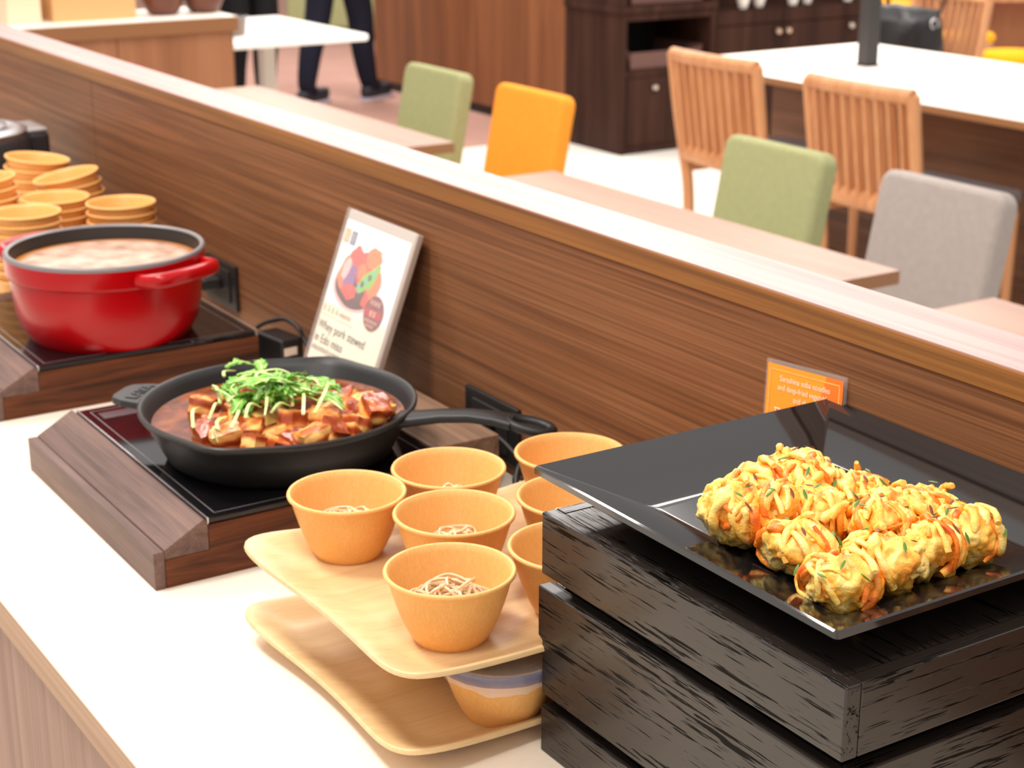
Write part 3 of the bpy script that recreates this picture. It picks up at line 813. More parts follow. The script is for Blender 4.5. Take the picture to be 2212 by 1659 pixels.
for k in range(58):
    u, v = rnd.gauss(590, 62), rnd.gauss(842, 18)
    if rnd.random() < .25: u -= 45; v += 16
    an = rnd.uniform(0, 6.28); ln = rnd.uniform(.016, .030)
    h = SLZ + 0.024 + 0.024 * math.exp(-((u - 605) / 75) ** 2 - ((v - 836) / 24) ** 2) + rnd.uniform(-.004, .004)
    p = gp(u, v, h)
    d = Vector((math.cos(an), math.sin(an), rnd.uniform(-.25, .35))) * ln
    green(50 + k, p - d, p + d, 'leaf' if k % 4 else 'stem')

# ------------------------------------------------------------------ red enamel pot with soup
PTX, PTY = 0.723, 2.128
pot = thing('red_enamel_pot', 'red enamelled round pot with loop handles on the farther cooker', 'pot', (PTX, PTY, GT))
RO = 0.1305
MB().lathe([(0.0, 0.004), (0.098, 0.004), (0.100, 0.0), (0.105, 0.0), (0.1075, 0.004), (0.1095, 0.008), (0.1165, 0.020), (0.1215, 0.040), (0.1245, 0.068), (0.1255, 0.0850)], n=96).build('pot_wall', M['red'], pot, smooth=40)
MB().lathe([(0.1255, 0.0850), (0.1292, 0.0872), (0.1300, 0.0900), (0.1305, 0.1120)], n=96).build('upper_band', M['red'], pot, smooth=50)
MB().lathe([(0.1305, 0.1120), (0.1308, 0.1155), (0.1290, 0.1180), (0.1255, 0.1180), (0.1235, 0.1155)], n=96).build('rim', M['iron_rim'], pot, smooth=60)
MB().lathe([(0.1235, 0.1155), (0.1220, 0.100), (0.1180, 0.050), (0.108, 0.014), (0.0, 0.010)], n=96).build('inner_lining', M['iron_in'], pot, smooth=50)
def pot_handle(ang, name='handle'):
    pts = [(0.117, -0.056, 0.097), (0.134, -0.054, 0.0985), (0.150, -0.046, 0.1005), (0.158, -0.022, 0.102), (0.159, 0.0, 0.102), (0.158, 0.022, 0.102), (0.150, 0.046, 0.1005), (0.134, 0.054, 0.0985), (0.117, 0.056, 0.097)]
    mb = MB().tube(spline(pts, 5), 0.0078, n=10, flat=1.3)
    return mb.xf(Matrix.Rotation(ang, 4, 'Z')).build(name, M['red'], pot, smooth=60)
PHA = math.radians(-66)
pot_handle(PHA); pot_handle(PHA + PI)
def soup_mat():
    m, n, l, b = new_mat('miso_soup')
    tc = n.new('ShaderNodeTexCoord')
    nz = n.new('ShaderNodeTexNoise'); nz.inputs['Scale'].default_value = 28; nz.inputs['Detail'].default_value = 6
    l.new(tc.outputs['Object'], nz.inputs['Vector'])
    r1 = ramp(n, [(0.3, srgb(150, 112, 92)), (0.5, srgb(196, 160, 138)), (0.7, srgb(214, 186, 168))])
    l.new(nz.outputs['Fac'], r1.inputs['Fac'])
    ln = n.new('ShaderNodeVectorMath'); ln.operation = 'LENGTH'; l.new(tc.outputs['Object'], ln.inputs[0])
    ad = n.new('ShaderNodeMath'); ad.operation = 'MULTIPLY_ADD'; ad.inputs[1].default_value = 0.03
    l.new(nz.outputs['Fac'], ad.inputs[0]); l.new(ln.outputs['Value'], ad.inputs[2])
    r2 = ramp(n, [(0.122, (0, 0, 0, 1)), (0.134, (1, 1, 1, 1))]); l.new(ad.outputs[0], r2.inputs['Fac'])
    mx = n.new('ShaderNodeMix'); mx.data_type = 'RGBA'; l.new(r2.outputs['Color'], mx.inputs['Factor'])
    l.new(r1.outputs['Color'], mx.inputs['A']); mx.inputs['B'].default_value = srgb(190, 116, 44)
    l.new(mx.outputs['Result'], b.inputs['Base Color']); b.inputs['Roughness'].default_value = 0.22
    bp = n.new('ShaderNodeBump'); bp.inputs['Strength'].default_value = 0.25; bp.inputs['Distance'].default_value = 0.002
    l.new(nz.outputs['Fac'], bp.inputs['Height']); l.new(bp.outputs['Normal'], b.inputs['Normal'])
    return m
M['soup'] = soup_mat()
soup = MB().lathe([(0, 0), (0.06, 0), (0.1212, 0)], n=72).build('miso_soup', M['soup'], None, loc=(PTX, PTY, GT + 0.098))
tag(soup, 'pale frothy miso soup filling the red pot', 'soup')

# ================================================================== STACKS OF BOWLS BY THE WARMER
stack_spec = [((53, 456), 2.474, 'stack pressed against the red pot', 0.0), ((261, 435), 2.476, 'stack nearest the partition behind the red pot', 0.0), ((118, 424), 2.566, 'stack in the middle of the stacked bowls', 0.0),
              ((157, 380), 2.662, 'leaning-topped stack next to the partition', 0.10), ((71, 345), 2.785, 'stack in front of the black warmer', -0.07), ((-34, 390), 2.625, 'stack at the open side of the counter', 0.05)]
ORD = ['topmost', 'second from the top', 'third from the top', 'fourth from the top', 'fifth from the top', 'sixth from the top', 'seventh from the top', 'eighth from the top', 'ninth from the top', 'tenth from the top', 'eleventh from the top', 'twelfth from the top']
for (px, yy, where, tilt) in stack_spec:
    p = at_y(px[0], px[1], yy)
    top = p.z - CT
    nb = max(3, int(round((top - 0.0645) / 0.0138)) + 1)
    pitch = (top - 0.0645) / (nb - 1)
    x = p.x
    for k in range(nb):
        rot = (0, 0, k)
        lift = 0
        if tilt and k >= nb - 3:
            tl = tilt * (k - nb + 4) / 3 * 1.4
            rot = (-tl * 0.4, tl * -1.2, 0); lift = 0.0015 * (k - nb + 4)
        o = bowl((x, yy, CT + 0.0003 + k * pitch + lift), 'orange bowl, ' + ORD[nb - 1 - k] + ', ' + where, 'stacked orange bowls, ' + where, rot)

# black warmer behind the stacks
M['warmer'] = plain('warmer_black', (0.025, 0.023, 0.026, 1), rough=0.35)
M['steel'] = plain('brushed_steel', (0.62, 0.61, 0.62, 1), rough=0.28, metal=1)
wm = thing('soup_warmer', 'black round food warmer with steel lid behind the stacked bowls', 'warmer', (0.775, 3.02, CT))
MB().lathe([(0.0, 0.0), (0.126, 0.0), (0.131, 0.004), (0.133, 0.05), (0.131, 0.055), (0.133, 0.060), (0.131, 0.12), (0.126, 0.185), (0.122, 0.192), (0.0, 0.192)], n=56).build('warmer_body', M['warmer'], wm, smooth=35)
MB().lathe([(0.120, 0.1925), (0.1205, 0.200), (0.112, 0.204), (0.092, 0.206), (0.088, 0.2035), (0.0, 0.2035)], n=56).build('steel_rim', M['steel'], wm, smooth=50)
MB().lathe([(0.085, 0.204), (0.086, 0.209), (0.060, 0.216), (0.0, 0.219)], n=48).build('lid', M['steel'], wm, smooth=50)
MB().tube(spline([(-0.03, 0, 0.214), (-0.028, 0, 0.236), (0, 0, 0.242), (0.028, 0, 0.236), (0.03, 0, 0.214)], 5), 0.006, n=8).build('lid_handle', M['warmer'], wm, smooth=60)
MB().box(0.10, 0.150, -0.05, 0.05, 0.07, 0.192).build('control_box', M['warmer'], wm, bevel=0.008, segs=3)
MB().box(0.102, 0.148, -0.048, 0.048, 0.1925, 0.1995).build('steel_cover', M['steel'], wm, bevel=0.003)

# ================================================================== OUTLETS, PLUGS, CORDS
def outlet(y0, y1, z0, z1, label):
    t = thing('wall_outlet', label, 'outlet', (PX, (y0 + y1) / 2, CT + z0))
    w, h = (y1 - y0), z1 - z0
    MB().box(-0.006, 0, -w / 2, w / 2, 0, h).build('cover_plate', M['black_plastic'], t, bevel=0.0015)
    MB().box(-0.0085, -0.0055, -w / 2 + 0.020, w / 2 - 0.020, 0.010, h - 0.010).build('socket_face', M['black_soft'], t, bevel=0.001)
    for s in (-1, 1):
        MB().box(-0.0088, -0.0084, s * 0.013 - 0.001, s * 0.013 + 0.001, h / 2 - 0.006, h / 2 + 0.006).build('socket_slot', M['glass_black'], t)
    return t
outlet(1.502, 1.616, 0.014, 0.084, 'black wall outlet behind the skillet handle')
outlet(2.278, 2.392, 0.014, 0.084, 'black wall outlet beside the red pot handle')
def plug(loc, ck):
    off = Vector(loc) - ck.location
    p = MB().box(-0.030, 0.0, -0.013, 0.013, -0.009, 0.009).build('plug', M['black_soft'], ck, bevel=0.004, segs=3, loc=off)
    MB().tube([(-0.030, 0, 0), (-0.045, 0.0, -0.001), (-0.055, 0.0, -0.004)], [0.006, 0.005, 0.0038], n=8).build('strain_relief', M['black_soft'], p, smooth=60)
plug((PX - 0.0090, 2.335, CT + 0.050), CK1)
plug((PX - 0.0090, 1.560, CT + 0.049), CK2)
def cord(pts, ck, r=0.0032):
    MB().tube([p - ck.location for p in spline(pts, 8)], r, n=8).build('power_cord', M['black_soft'], ck, smooth=60)
z = CT + 0.0060
cord([(0.911, 2.335, CT + 0.046), (0.905, 2.30, CT + 0.020), (0.912, 2.24, z), (0.918, 2.15, z), at_x(556, 708, .925), at_x(585, 694, .93), at_x(618, 690, .935), at_x(645, 710, .94), at_x(659, 736, .945), (0.948, 1.945, z + .004), (0.935, 1.985, z), (0.932, 2.010, z + .01)], CK1)
adp = thing('cord_adapter', 'black cord adapter with white label lying by the menu sign', 'adapter', (0.932, 2.048, CT), (0, 0, 0.12))
MB().box(-0.018, 0.018, -0.034, 0.034, 0.0, 0.044).build('adapter_body', M['black_plastic'], adp, bevel=0.004, segs=3)
MB().box(-0.014, 0.006, -0.0350, -0.0338, 0.022, 0.033).build('label_sticker', M['label_white'], adp)
cord([(0.911, 1.560, CT + 0.045), (0.945, 1.52, z + .05), (0.955, 1.47, z + .03), (0.940, 1.445, z + .045), (0.915, 1.42, z + .03), (0.90, 1.375, z), (0.930, 1.38, z), (0.950, 1.41, z + .02), (0.930, 1.44, z + .03), (0.912, 1.41, z + .022), (0.92, 1.375, z + .006), (0.950, 1.365, z), (0.958, 1.40, z + .004), (0.94, 1.425, z + .008)], CK2)

# ================================================================== SIGNS
M['paper'] = plain('sign_paper', srgb(246, 232, 204), rough=0.5)
M['paper_w'] = plain('sign_photo_white', srgb(244, 240, 238), rough=0.5)
M['acrylic'] = plain('clear_acrylic', (0.94, 0.93, 0.92, 1), rough=0.08, spec=0.6, alpha=0.10)
M['acr_edge'] = plain('acrylic_edge', srgb(182, 166, 154), rough=0.2, spec=0.6)
def ink(nm, c): return plain(nm, srgb(*c), rough=0.6, spec=0.3)
I = {k: ink('print_' + k, c) for k, c in dict(orange=(238, 158, 108), slate=(112, 122, 146), maroon=(126, 18, 26), red=(176, 24, 30), cream=(236, 200, 176), black=(34, 28, 24), grey=(170, 156, 140), green=(128, 182, 60), dgreen=(62, 92, 40),
      tomato=(206, 64, 44), carrot=(238, 116, 52), purple=(136, 84, 138), pink=(236, 176, 170), dark=(84, 26, 28), teal=(110, 176, 150), white=(255, 224, 196), o1=(255, 150, 40), o2=(250, 118, 34), o3=(255, 182, 96)).items()}
def disc(cx, cy, rx, ry, z, n=28, rot=0.0, wob=0.0, seed=0):
    vs = []
    for k in range(n):
        a = 2 * PI * k / n
        w = 1 + wob * noise.noise(Vector((math.cos(a) * 1.6 + seed, math.sin(a) * 1.6, seed * 2.1)))
        x, y = rx * w * math.cos(a), ry * w * math.sin(a)
        vs.append((cx + x * math.cos(rot) - y * math.sin(rot), cy + x * math.sin(rot) + y * math.cos(rot), z))
    return MB()._add(vs, [tuple(range(n))])
def rect(x0, x1, y0, y1, z): return MB()._add([(x0, y0, z), (x1, y0, z), (x1, y1, z), (x0, y1, z)], [(0, 1, 2, 3)])
def letters(s, size, x, y, z, mat, parent, align='LEFT', bold=0.0, name='lettering', sx=1.0):
    me = text_mesh(s, size, align, 0, bold); me.materials.clear(); me.materials.append(mat)
    o = put(name, me, parent); o.location = (x, y, z); o.scale = (sx, 1, 1)
    return o
def marks(n, size, x, y, z, mat, parent, seed=1, name='print_marks'):
    """a run of small unreadable characters, as strokes"""
    r = random.Random(seed); mb = MB(); w = size * 0.11
    for k in range(n):
        ox = x + k * size * 1.06
        for j in range(3):
            yy = y + size * (0.12 + 0.36 * j) + r.uniform(-.05, .05) * size; a = r.uniform(0, .25) * size; b = r.uniform(.65, .92) * size
            mb._add([(ox + a, yy - w / 2, z), (ox + b, yy - w / 2, z), (ox + b, yy + w / 2, z), (ox + a, yy + w / 2, z)], [(0, 1, 2, 3)])
        for j in range(2):
            xx = ox + size * (r.uniform(.15, .4) + .4 * j)
            mb._add([(xx - w / 2, y, z + .00002), (xx + w / 2, y, z + .00002), (xx + w / 2, y + size * r.uniform(.6, .95), z + .00002), (xx - w / 2, y + size * .9, z + .00002)], [(0, 1, 2, 3)])
    return mb.build(name, mat, parent)
# local frame of a sign: +x to the viewer's right (-Y world), +y up the sheet, +z out towards the viewer (-X world)
def sign_frame(t, lean):
    e_y = Vector((math.sin(lean), 0, math.cos(lean))); e_x = Vector((0, -1, 0)); e_z = e_x.cross(e_y)
    m = Matrix((e_x, e_y, e_z)).transposed()
    t.rotation_euler = m.to_euler()
menu = thing('menu_sign', 'upright acrylic menu sign with a food photo, leaning by the partition', 'sign', (0.8680, 1.7915, CT + 0.002))
sign_frame(menu, math.radians(20.6))
W2, HH = 0.0872, 0.262
MB().box(-W2, W2, 0.0, HH, -0.009, -0.0005).build('acrylic_block', M['acr_edge'], menu, bevel=0.0015)
pp = rect(-W2 + 0.0045, W2 - 0.0075, 0.004, HH - 0.013, 0.0).build('paper_sheet', M['paper'], menu)
z1, z2, z3, z4, z5 = 0.0002, 0.0004, 0.0006, 0.0008, 0.0010
rect(-W2 + 0.0045, W2 - 0.0075, 0.142, HH - 0.013, z1).build('photo_ground', M['paper_w'], pp)
rect(-0.0805, -0.066, 0.220, 0.238, z2).build('logo_square', I['orange'], pp)
rect(-0.0630, -0.048, 0.2195, 0.2375, z2).build('logo_square', I['slate'], pp)
marks(1, 0.011, -0.0785, 0.2235, z3, I['cream'], pp, 1); marks(1, 0.011, -0.0610, 0.2230, z3, I['grey'], pp, 2)
def fxy(x, y): return (x * 1.10 - 0.013, 0.188 + (y - 0.163) * 0.80)
disc(*fxy(-0.005, 0.140), 0.056, 0.028, z2, wob=0.05, seed=2).build('dish_print', I['pink'], pp)
disc(*fxy(-0.004, 0.146), 0.050, 0.029, z2 + .0001, wob=0.1, seed=1).build('sauce_print', I['dark'], pp)
food = [(-0.030, 0.158, .020, .026, 'carrot', .4), (-0.018, 0.183, .016, .022, 'tomato', -.5), (0.004, 0.176, .019, .026, 'tomato', .2), (0.018, 0.196, .017, .016, 'carrot', 0), (-0.022, 0.152, .012, .024, 'purple', -.2), (-0.034, 0.166, .008, .018, 'pink', -.3),
        (0.002, 0.170, .010, .012, 'carrot', 0), (-0.014, 0.134, .018, .012, 'tomato', 0), (0.026, 0.138, .016, .016, 'tomato', .4), (0.034, 0.158, .012, .024, 'carrot', -.1), (0.010, 0.136, .009, .018, 'dark', 0)]
for k, (x, y, rx, ry, c, r) in enumerate(food):
    disc(*fxy(x, y), rx * 1.08, ry * 0.82, z3 + k * 0.00006, rot=r, wob=0.25, seed=k).build('food_print', I[c], pp)
disc(*fxy(0.018, 0.160), 0.010, 0.024, z4 + .0006, rot=-0.85, wob=0.1).build('pea_pod_print', I['green'], pp)
for k in range(5):
    disc(*fxy(0.004 + k * 0.0062, 0.146 + k * 0.0068), 0.0042, 0.0042, z4 + .0008, n=12).build('pea_print', I['dgreen' if k % 2 else 'teal'], pp)
disc(*fxy(0.030, 0.170), 0.006, 0.018, z4 + .0007, rot=-0.35, wob=0.1, seed=4).build('pea_pod_print', I['green'], pp)
disc(0.0430, 0.153, 0.0225, 0.0215, z4 + .0010, n=40).build('round_badge', I['maroon'], pp)
rect(0.0225, 0.0635, 0.147, 0.157, z4 + .0011).build('badge_band', I['red'], pp)
for (yy, sz, nn) in ((0.1625, 0.0060, 4), (0.1485, 0.0075, 2), (0.1405, 0.0045, 7), (0.1350, 0.0040, 5)):
    marks(nn, sz, 0.043 - nn * sz * 0.53, yy, z4 + .0013, I['cream'], pp, int(yy * 1e4))
for k, c in enumerate(('orange', 'teal', 'orange', 'teal')):
    marks(1, 0.0090, -0.080 + k * 0.0108, 0.1300, z3, I[c], pp, k + 9)
marks(5, 0.0058, -0.036, 0.1305, z3, I['maroon'], pp, 20)
rect(-0.081, 0.006, 0.1252, 0.1259, z3).build('rule_line', I['grey'], pp)
letters('Whey pork stewed', 0.0172, -0.080, 0.1070, z3, I['black'], pp, sx=0.92)
letters('in Edo miso', 0.0172, -0.080, 0.0900, z3, I['black'], pp, sx=0.92)
marks(10, 0.0070, -0.080, 0.0790, z3, I['black'], pp, 31)
MB().box(-W2 - 0.001, W2 + 0.001, 0.0, HH + 0.0015, 0.0020, 0.0032).build('clear_cover', M['acrylic'], menu, bevel=0.0005)

card = thing('noodle_card', 'orange menu card standing against the partition behind the black plate', 'card', (0.9455, 1.0235, CT + 0.004))
sign_frame(card, math.radians(6.0))
card.rotation_euler = (card.rotation_euler.to_matrix() @ Matrix.Rotation(math.radians(4.5), 3, 'Z')).to_euler()
CW, CHH = 0.0478, 0.2525
MB().box(-CW - 0.0025, CW + 0.0025, 0, CHH + 0.002, -0.0022, -0.0002).build('clear_sleeve', M['acrylic'], card)
cs = rect(-CW, CW, 0.001, CHH - 0.0015, 0.0).build('card_sheet', I['o1'], card)
MB()._add([(CW, 0.05, z1), (CW, CHH - 0.0015, z1), (0.027, CHH - 0.0015, z1), (-0.028, 0.05, z1)], [(0, 1, 2, 3)]).build('colour_block', I['o2'], cs)
for (a, b, c, d) in ((-CW + .0035, CW - .0035, CHH - .0068, CHH - .0058), (-CW + .0035, -CW + .0045, .005, CHH - .0058), (CW - .0045, CW - .0035, .005, CHH - .0058)):
    rect(a, b, c, d, z2).build('border_line', I['o3'], cs)
letters('Sarashina soba noodles', 0.0074, 0.001, CHH - 0.0155, z3, I['white'], cs, 'CENTER', sx=0.92)
letters('and deep-fried vegetable', 0.0074, 0.000, CHH - 0.0235, z3, I['white'], cs, 'CENTER', sx=0.89)
letters('and sh', 0.0074, -0.012, CHH - 0.0318, z3, I['white'], cs, 'LEFT', sx=0.92)
marks(4, 0.0095, -0.036, CHH - 0.0480, z3, I['white'], cs, 40)

# ================================================================== DINING ROOM BEHIND THE PARTITION
M['table_brown'] = wood('table_laminate', srgb(148, 106, 86), srgb(162, 120, 98), srgb(172, 130, 108), 'Y', rough=0.4, along=0.8, across=12, fscale=90, fine=0.08, bump=0)
M['table_edge'] = plain('table_edge_brown', srgb(150, 104, 66), rough=0.5)
M['leg_dark'] = plain('table_leg_black', (0.03, 0.028, 0.027, 1), rough=0.4)
M['oak'] = wood('chair_oak', srgb(192, 130, 86), srgb(206, 146, 100), srgb(216, 160, 114), 'Z', rough=0.45, along=1.5, across=22, fscale=120, fine=0.12, bump=0)
def fabric(nm, c): return plain(nm, srgb(*c), rough=0.85, spec=0.15, var=0.05, vscale=60, bump=0.2, bscale=500)
M['fab_green'] = fabric('fabric_green', (160, 162, 118)); M['fab_orange'] = fabric('fabric_orange', (244, 156, 52)); M['fab_grey'] = fabric('fabric_grey', (166, 156, 150))
M['seat_grey'] = fabric('seat_grey', (132, 124, 126))
def dining_table(y0, y1, label):
    t = thing('dining_table', label, 'table', (2.06, (y0 + y1) / 2, 0), group='brown tables along the partition')
    L = (y1 - y0) / 2
    MB().box(-0.35, 0.35, -L, L, 0.692, 0.719).build('table_edge', M['table_edge'], t, bevel=0.003)
    MB().box(-0.349, 0.349, -L + .001, L - .001, 0.7192, 0.7205).build('table_top', M['table_brown'], t)
    for s in (-1, 1):
        MB().lathe([(0.03, 0.02), (0.03, 0.691)], n=20, cy=s * (L - 0.3), cap0=True, cap1=True).build('column', M['leg_dark'], t, smooth=60)
        MB().lathe([(0.0, 0.0), (0.21, 0.0), (0.21, 0.008), (0.03, 0.02)], n=32, cy=s * (L - 0.3)).build('base_plate', M['leg_dark'], t, smooth=40)
dining_table(2.330, 3.565, 'brown laminate table in front of the green and grey chairs')
dining_table(4.060, 5.385, 'brown laminate table in front of the green chair by the orange chair')
dining_table(0.85, 2.090, 'brown laminate table corner beside the grey chair')

def padded_chair(y, fab, label, x=2.80):
    t = thing('padded_chair', label, 'chair', (x, y, 0))
    # the chair faces -X; backrest leans away
    lean = math.radians(11)
    w, h, th = 0.186, 0.235, 0.030
    def slab(hw, hh, tk, rad, n=8):
        pts = []
        for (sx, sy, a) in ((1, 1, 0), (-1, 1, 90), (-1, -1, 180), (1, -1, 270)):
            for k in range(n):
                q = math.radians(a + 90 * k / (n - 1)); pts.append((sx * (hw - rad) + rad * math.cos(q), sy * (hh - rad) + rad * math.sin(q)))
        return pts
    mb = MB().prism(slab(w, h, th, 0.035), 'X', -th, th)
    mb.xf(Matrix.Translation((0, 0, 0.575)) @ Matrix.Rotation(lean, 4, 'Y'))
    mb.build('backrest', M[fab], t, bevel=0.016, segs=4, smooth=50)
    MB().prism(slab(0.205, 0.21, 0, 0.04), 'Z', 0.40, 0.465).xf(Matrix.Translation((-0.235, 0, 0))).build('seat', M[fab], t, bevel=0.015, segs=3, smooth=50)
    for (lx, ly) in ((-0.40, -0.17), (-0.40, 0.17), (-0.06, -0.17), (-0.06, 0.17)):
        MB().tube([(lx * 1.02, ly * 1.06, 0), (lx, ly, 0.40)], [0.012, 0.017], n=10).build('leg', M['oak'], t, smooth=60)
    for ly in (-0.13, 0.13):
        MB().box(-0.07, -0.045, ly - 0.015, ly + 0.015, 0.30, 0.42).build('back_bracket', M['leg_dark'], t)
    return t
padded_chair(4.885, 'fab_green', 'green padded chair behind the farther brown table')
padded_chair(4.305, 'fab_orange', 'orange padded chair between the two brown tables')
padded_chair(3.185, 'fab_green', 'green padded chair next to the grey padded chair')
padded_chair(2.620, 'fab_grey', 'grey padded chair in front of the slatted wooden chair')

def slat_chair(x, y, face, label, slats=9):
    """face = +1: seat towards +X, back towards the counter"""
    t = thing('slatted_chair', label, 'chair', (x, y, 0), (0, 0, 0 if face > 0 else PI), 'slatted wooden chairs at the white table')
    hw = 0.225
    def back(z, y_, dx=0.0): return (-0.012 - (z - 0.42) * 0.16 + dx + 0.018 * (1 - (y_ / hw) ** 2) * -1, y_, z)
    for s in (-1, 1):
        pts = [(0.02, s * (hw - .012), 0), (0.006, s * (hw - .012), 0.30), (0.0 - 0.012, s * (hw - .006), 0.44), back(0.62, s * hw), back(0.81, s * hw)]
        MB().tube(spline(pts, 4), 0.021, n=8).build('back_post', M['oak'], t, smooth=50)
        MB().tube([(0.43, s * (hw - .02), 0), (0.43, s * (hw - .02), 0.40)], [0.016, 0.021], n=8).build('front_leg', M['oak'], t, smooth=50)
        MB().box(0.01, 0.42, s * (hw - .02) - .011, s * (hw - .02) + .011, 0.385, 0.43).build('seat_rail', M['oak'], t, bevel=0.003)
    MB().tube(spline([back(0.805, q * hw) for q in (-1, -.5, 0, .5, 1)], 4), 0.022, n=8, flat=1.15).build('top_rail', M['oak'], t, smooth=50)
    MB().tube([back(0.455, q * hw, 0.004) for q in (-1, -.5, 0, .5, 1)], 0.022, n=8, flat=1.5).build('lower_rail', M['oak'], t, smooth=50)
    for k in range(slats):
        q = -0.83 + 1.66 * k / (slats - 1)
        a, b = Vector(back(0.475, q * hw, .002)), Vector(back(0.79, q * hw, .002))
        mb = MB().box(-0.006, 0.006, -0.0165, 0.0165, 0, (b - a).length)
        mb.xf(Matrix.Translation(a) @ (b - a).to_track_quat('Z', 'Y').to_matrix().to_4x4() @ Matrix.Identity(4))
        mb.build('slat', M['oak'], t)
    MB().box(0.02, 0.455, -hw + .006, hw - .006, 0.430, 0.47).build('seat_pad', M['seat_grey'], t, bevel=0.012, segs=3)
    MB().box(0.41, 0.45, -hw + .04, hw - .04, 0.385, 0.429).build('front_rail', M['oak'], t)
    return t
slat_chair(3.76, 3.79, 1, 'slatted wooden chair behind the grey padded chair')
slat_chair(3.80, 4.54, 1, 'slatted wooden chair behind the near green padded chair')
slat_chair(5.30, 4.33, -1, 'slatted wooden chair on the far side of the white table')

# white communal table
M['white_top'] = plain('white_table_top', srgb(246, 236, 224), rough=0.4, spec=0.4)
M['panel_brown'] = wood('table_panel_wood', srgb(84, 54, 36), srgb(112, 74, 50), srgb(134, 92, 64), 'Y', rough=0.5, along=0.7, across=16, fscale=120, fine=0.2, bump=0)
wt = thing('communal_table', 'large white-topped communal table with brown wooden base', 'table', (4.53, 3.65, 0))
MB().box(-0.50, 0.52, -1.75, 1.52, 0.695, 0.7195).build('wood_edge', M['table_edge'], wt, bevel=0.002)
MB().box(-0.499, 0.519, -1.749, 1.519, 0.7197, 0.7215).build('table_top', M['white_top'], wt)
MB().box(-0.17, 0.17, -1.55, 1.30, 0.0, 0.694).build('base_panel', M['panel_brown'], wt)
po = thing('table_post', 'square black post rising from the white communal table', 'post', (4.542, 4.637, 0.7217))
MB().box(-0.028, 0.028, -0.028, 0.028, 0.004, 1.3).build('post_shaft', M['leg_dark'], po, bevel=0.003)
MB().box(-0.036, 0.036, -0.036, 0.036, 0, 0.004).build('foot_plate', M['leg_dark'], po)

# dark storage units
M['dark_wood'] = wood('dark_oak', srgb(42, 24, 18), srgb(56, 34, 26), srgb(68, 42, 34), 'Z', rough=0.6, spec=0.12, along=0.8, across=16, fscale=120, fine=0.2, bump=0)
M['shelf_dark'] = plain('shelf_interior', srgb(26, 16, 12), rough=0.6)
M['tray_brown'] = plain('brown_tray', srgb(96, 66, 60), rough=0.4)
M['knob'] = plain('knob_brass', (0.75, 0.66, 0.56, 1), rough=0.25, metal=1)
cab = thing('storage_cabinet', 'dark wood cabinet with open shelves on the pale floor', 'cabinet', (5.0, 6.8, 0))
MB().box(0, 0.03, 0, 0.50, 0, 1.25).build('side_panel', M['dark_wood'], cab, bevel=0.002)
MB().box(0.56, 0.59, 0, 0.50, 0, 1.25).build('side_panel', M['dark_wood'], cab, bevel=0.002)
MB().box(0.03, 0.56, 0.47, 0.50, 0.0, 1.25).build('back_panel', M['shelf_dark'], cab)
for zz in (0.025, 0.40, 0.68, 1.22):
    MB().box(0.031, 0.559, 0.004, 0.469, zz - 0.018, zz + 0.018).build('shelf', M['dark_wood'], cab)
MB().box(-0.01, 0.5915, -0.008, 0.50, 0.70, 0.735).build('waist_rail', M['dark_wood'], cab)
d = MB().box(0.032, 0.558, -0.004, 0.014, 0.045, 0.380).build('door', M['dark_wood'], cab, bevel=0.002)
MB().lathe([(0.0, 0.018), (0.012, 0.018), (0.016, 0.010), (0.008, 0.004), (0.008, 0.0)], n=20).xf(Matrix.Translation((0.20, -0.006, 0.33)) @ Matrix.Rotation(PI / 2, 4, 'X')).build('knob', M['knob'], d, smooth=50)
for (zz, lab) in ((0.4185, 'brown plastic tray on the lower open shelf of the dark cabinet'), (0.7365, 'brown plastic tray on the upper open shelf of the dark cabinet')):
    o = thing('plastic_tray', lab, 'tray', (5.29, 7.0, zz))
    MB().prism([(-0.21, 0), (0.21, 0), (0.24, 0.10), (0.232, 0.10), (0.203, 0.006), (-0.203, 0.006), (-0.232, 0.10), (-0.24, 0.10)], 'Y', -0.17, 0.22).build('tray_shell', M['tray_brown'], o, bevel=0.002)
    MB().box(-0.222, 0.222, -0.178, -0.170, 0.002, 0.085).build('tray_front', M['tray_brown'], o, bevel=0.002)
sb = thing('sideboard', 'low dark wood sideboard with brass knobs beside the open shelves', 'cabinet', (5.595, 6.8, 0))
MB().box(0, 1.165, 0.018, 0.50, 0, 0.68).build('carcass', M['dark_wood'], sb)
MB().box(0, 1.165, 0.16, 0.50, 0.6805, 1.30).build('upper_cabinet', M['dark_wood'], sb)
for (x0, x1, kx) in ((0.005, 0.438, 0.405), (0.442, 0.875, 0.475), (0.879, 1.160, 0.92)):
    dd = MB().box(x0, x1, 0.0, 0.0176, 0.05, 0.600).build('door', M['dark_wood'], sb, bevel=0.002)
    MB().lathe([(0.0, 0.022), (0.014, 0.022), (0.018, 0.012), (0.009, 0.004), (0.009, 0.0)], n=20).xf(Matrix.Translation((kx, -0.0005, 0.560)) @ Matrix.Rotation(PI / 2, 4, 'X')).build('knob', M['knob'], dd, smooth=50)
    MB().box(x0, x1, 0.0, 0.0176, 0.606, 0.672).build('drawer', M['dark_wood'], sb, bevel=0.002)
M['porcelain'] = plain('white_porcelain', srgb(236, 228, 222), rough=0.25)
cup_me = MB().lathe([(0.0, 0.004), (0.016, 0.004), (0.018, 0.0), (0.021, 0.0), (0.026, 0.014), (0.034, 0.05), (0.036, 0.07), (0.034, 0.07), (0.031, 0.05), (0.022, 0.012), (0.0, 0.01)], n=28).mesh('cup', M['porcelain'], smooth=50)
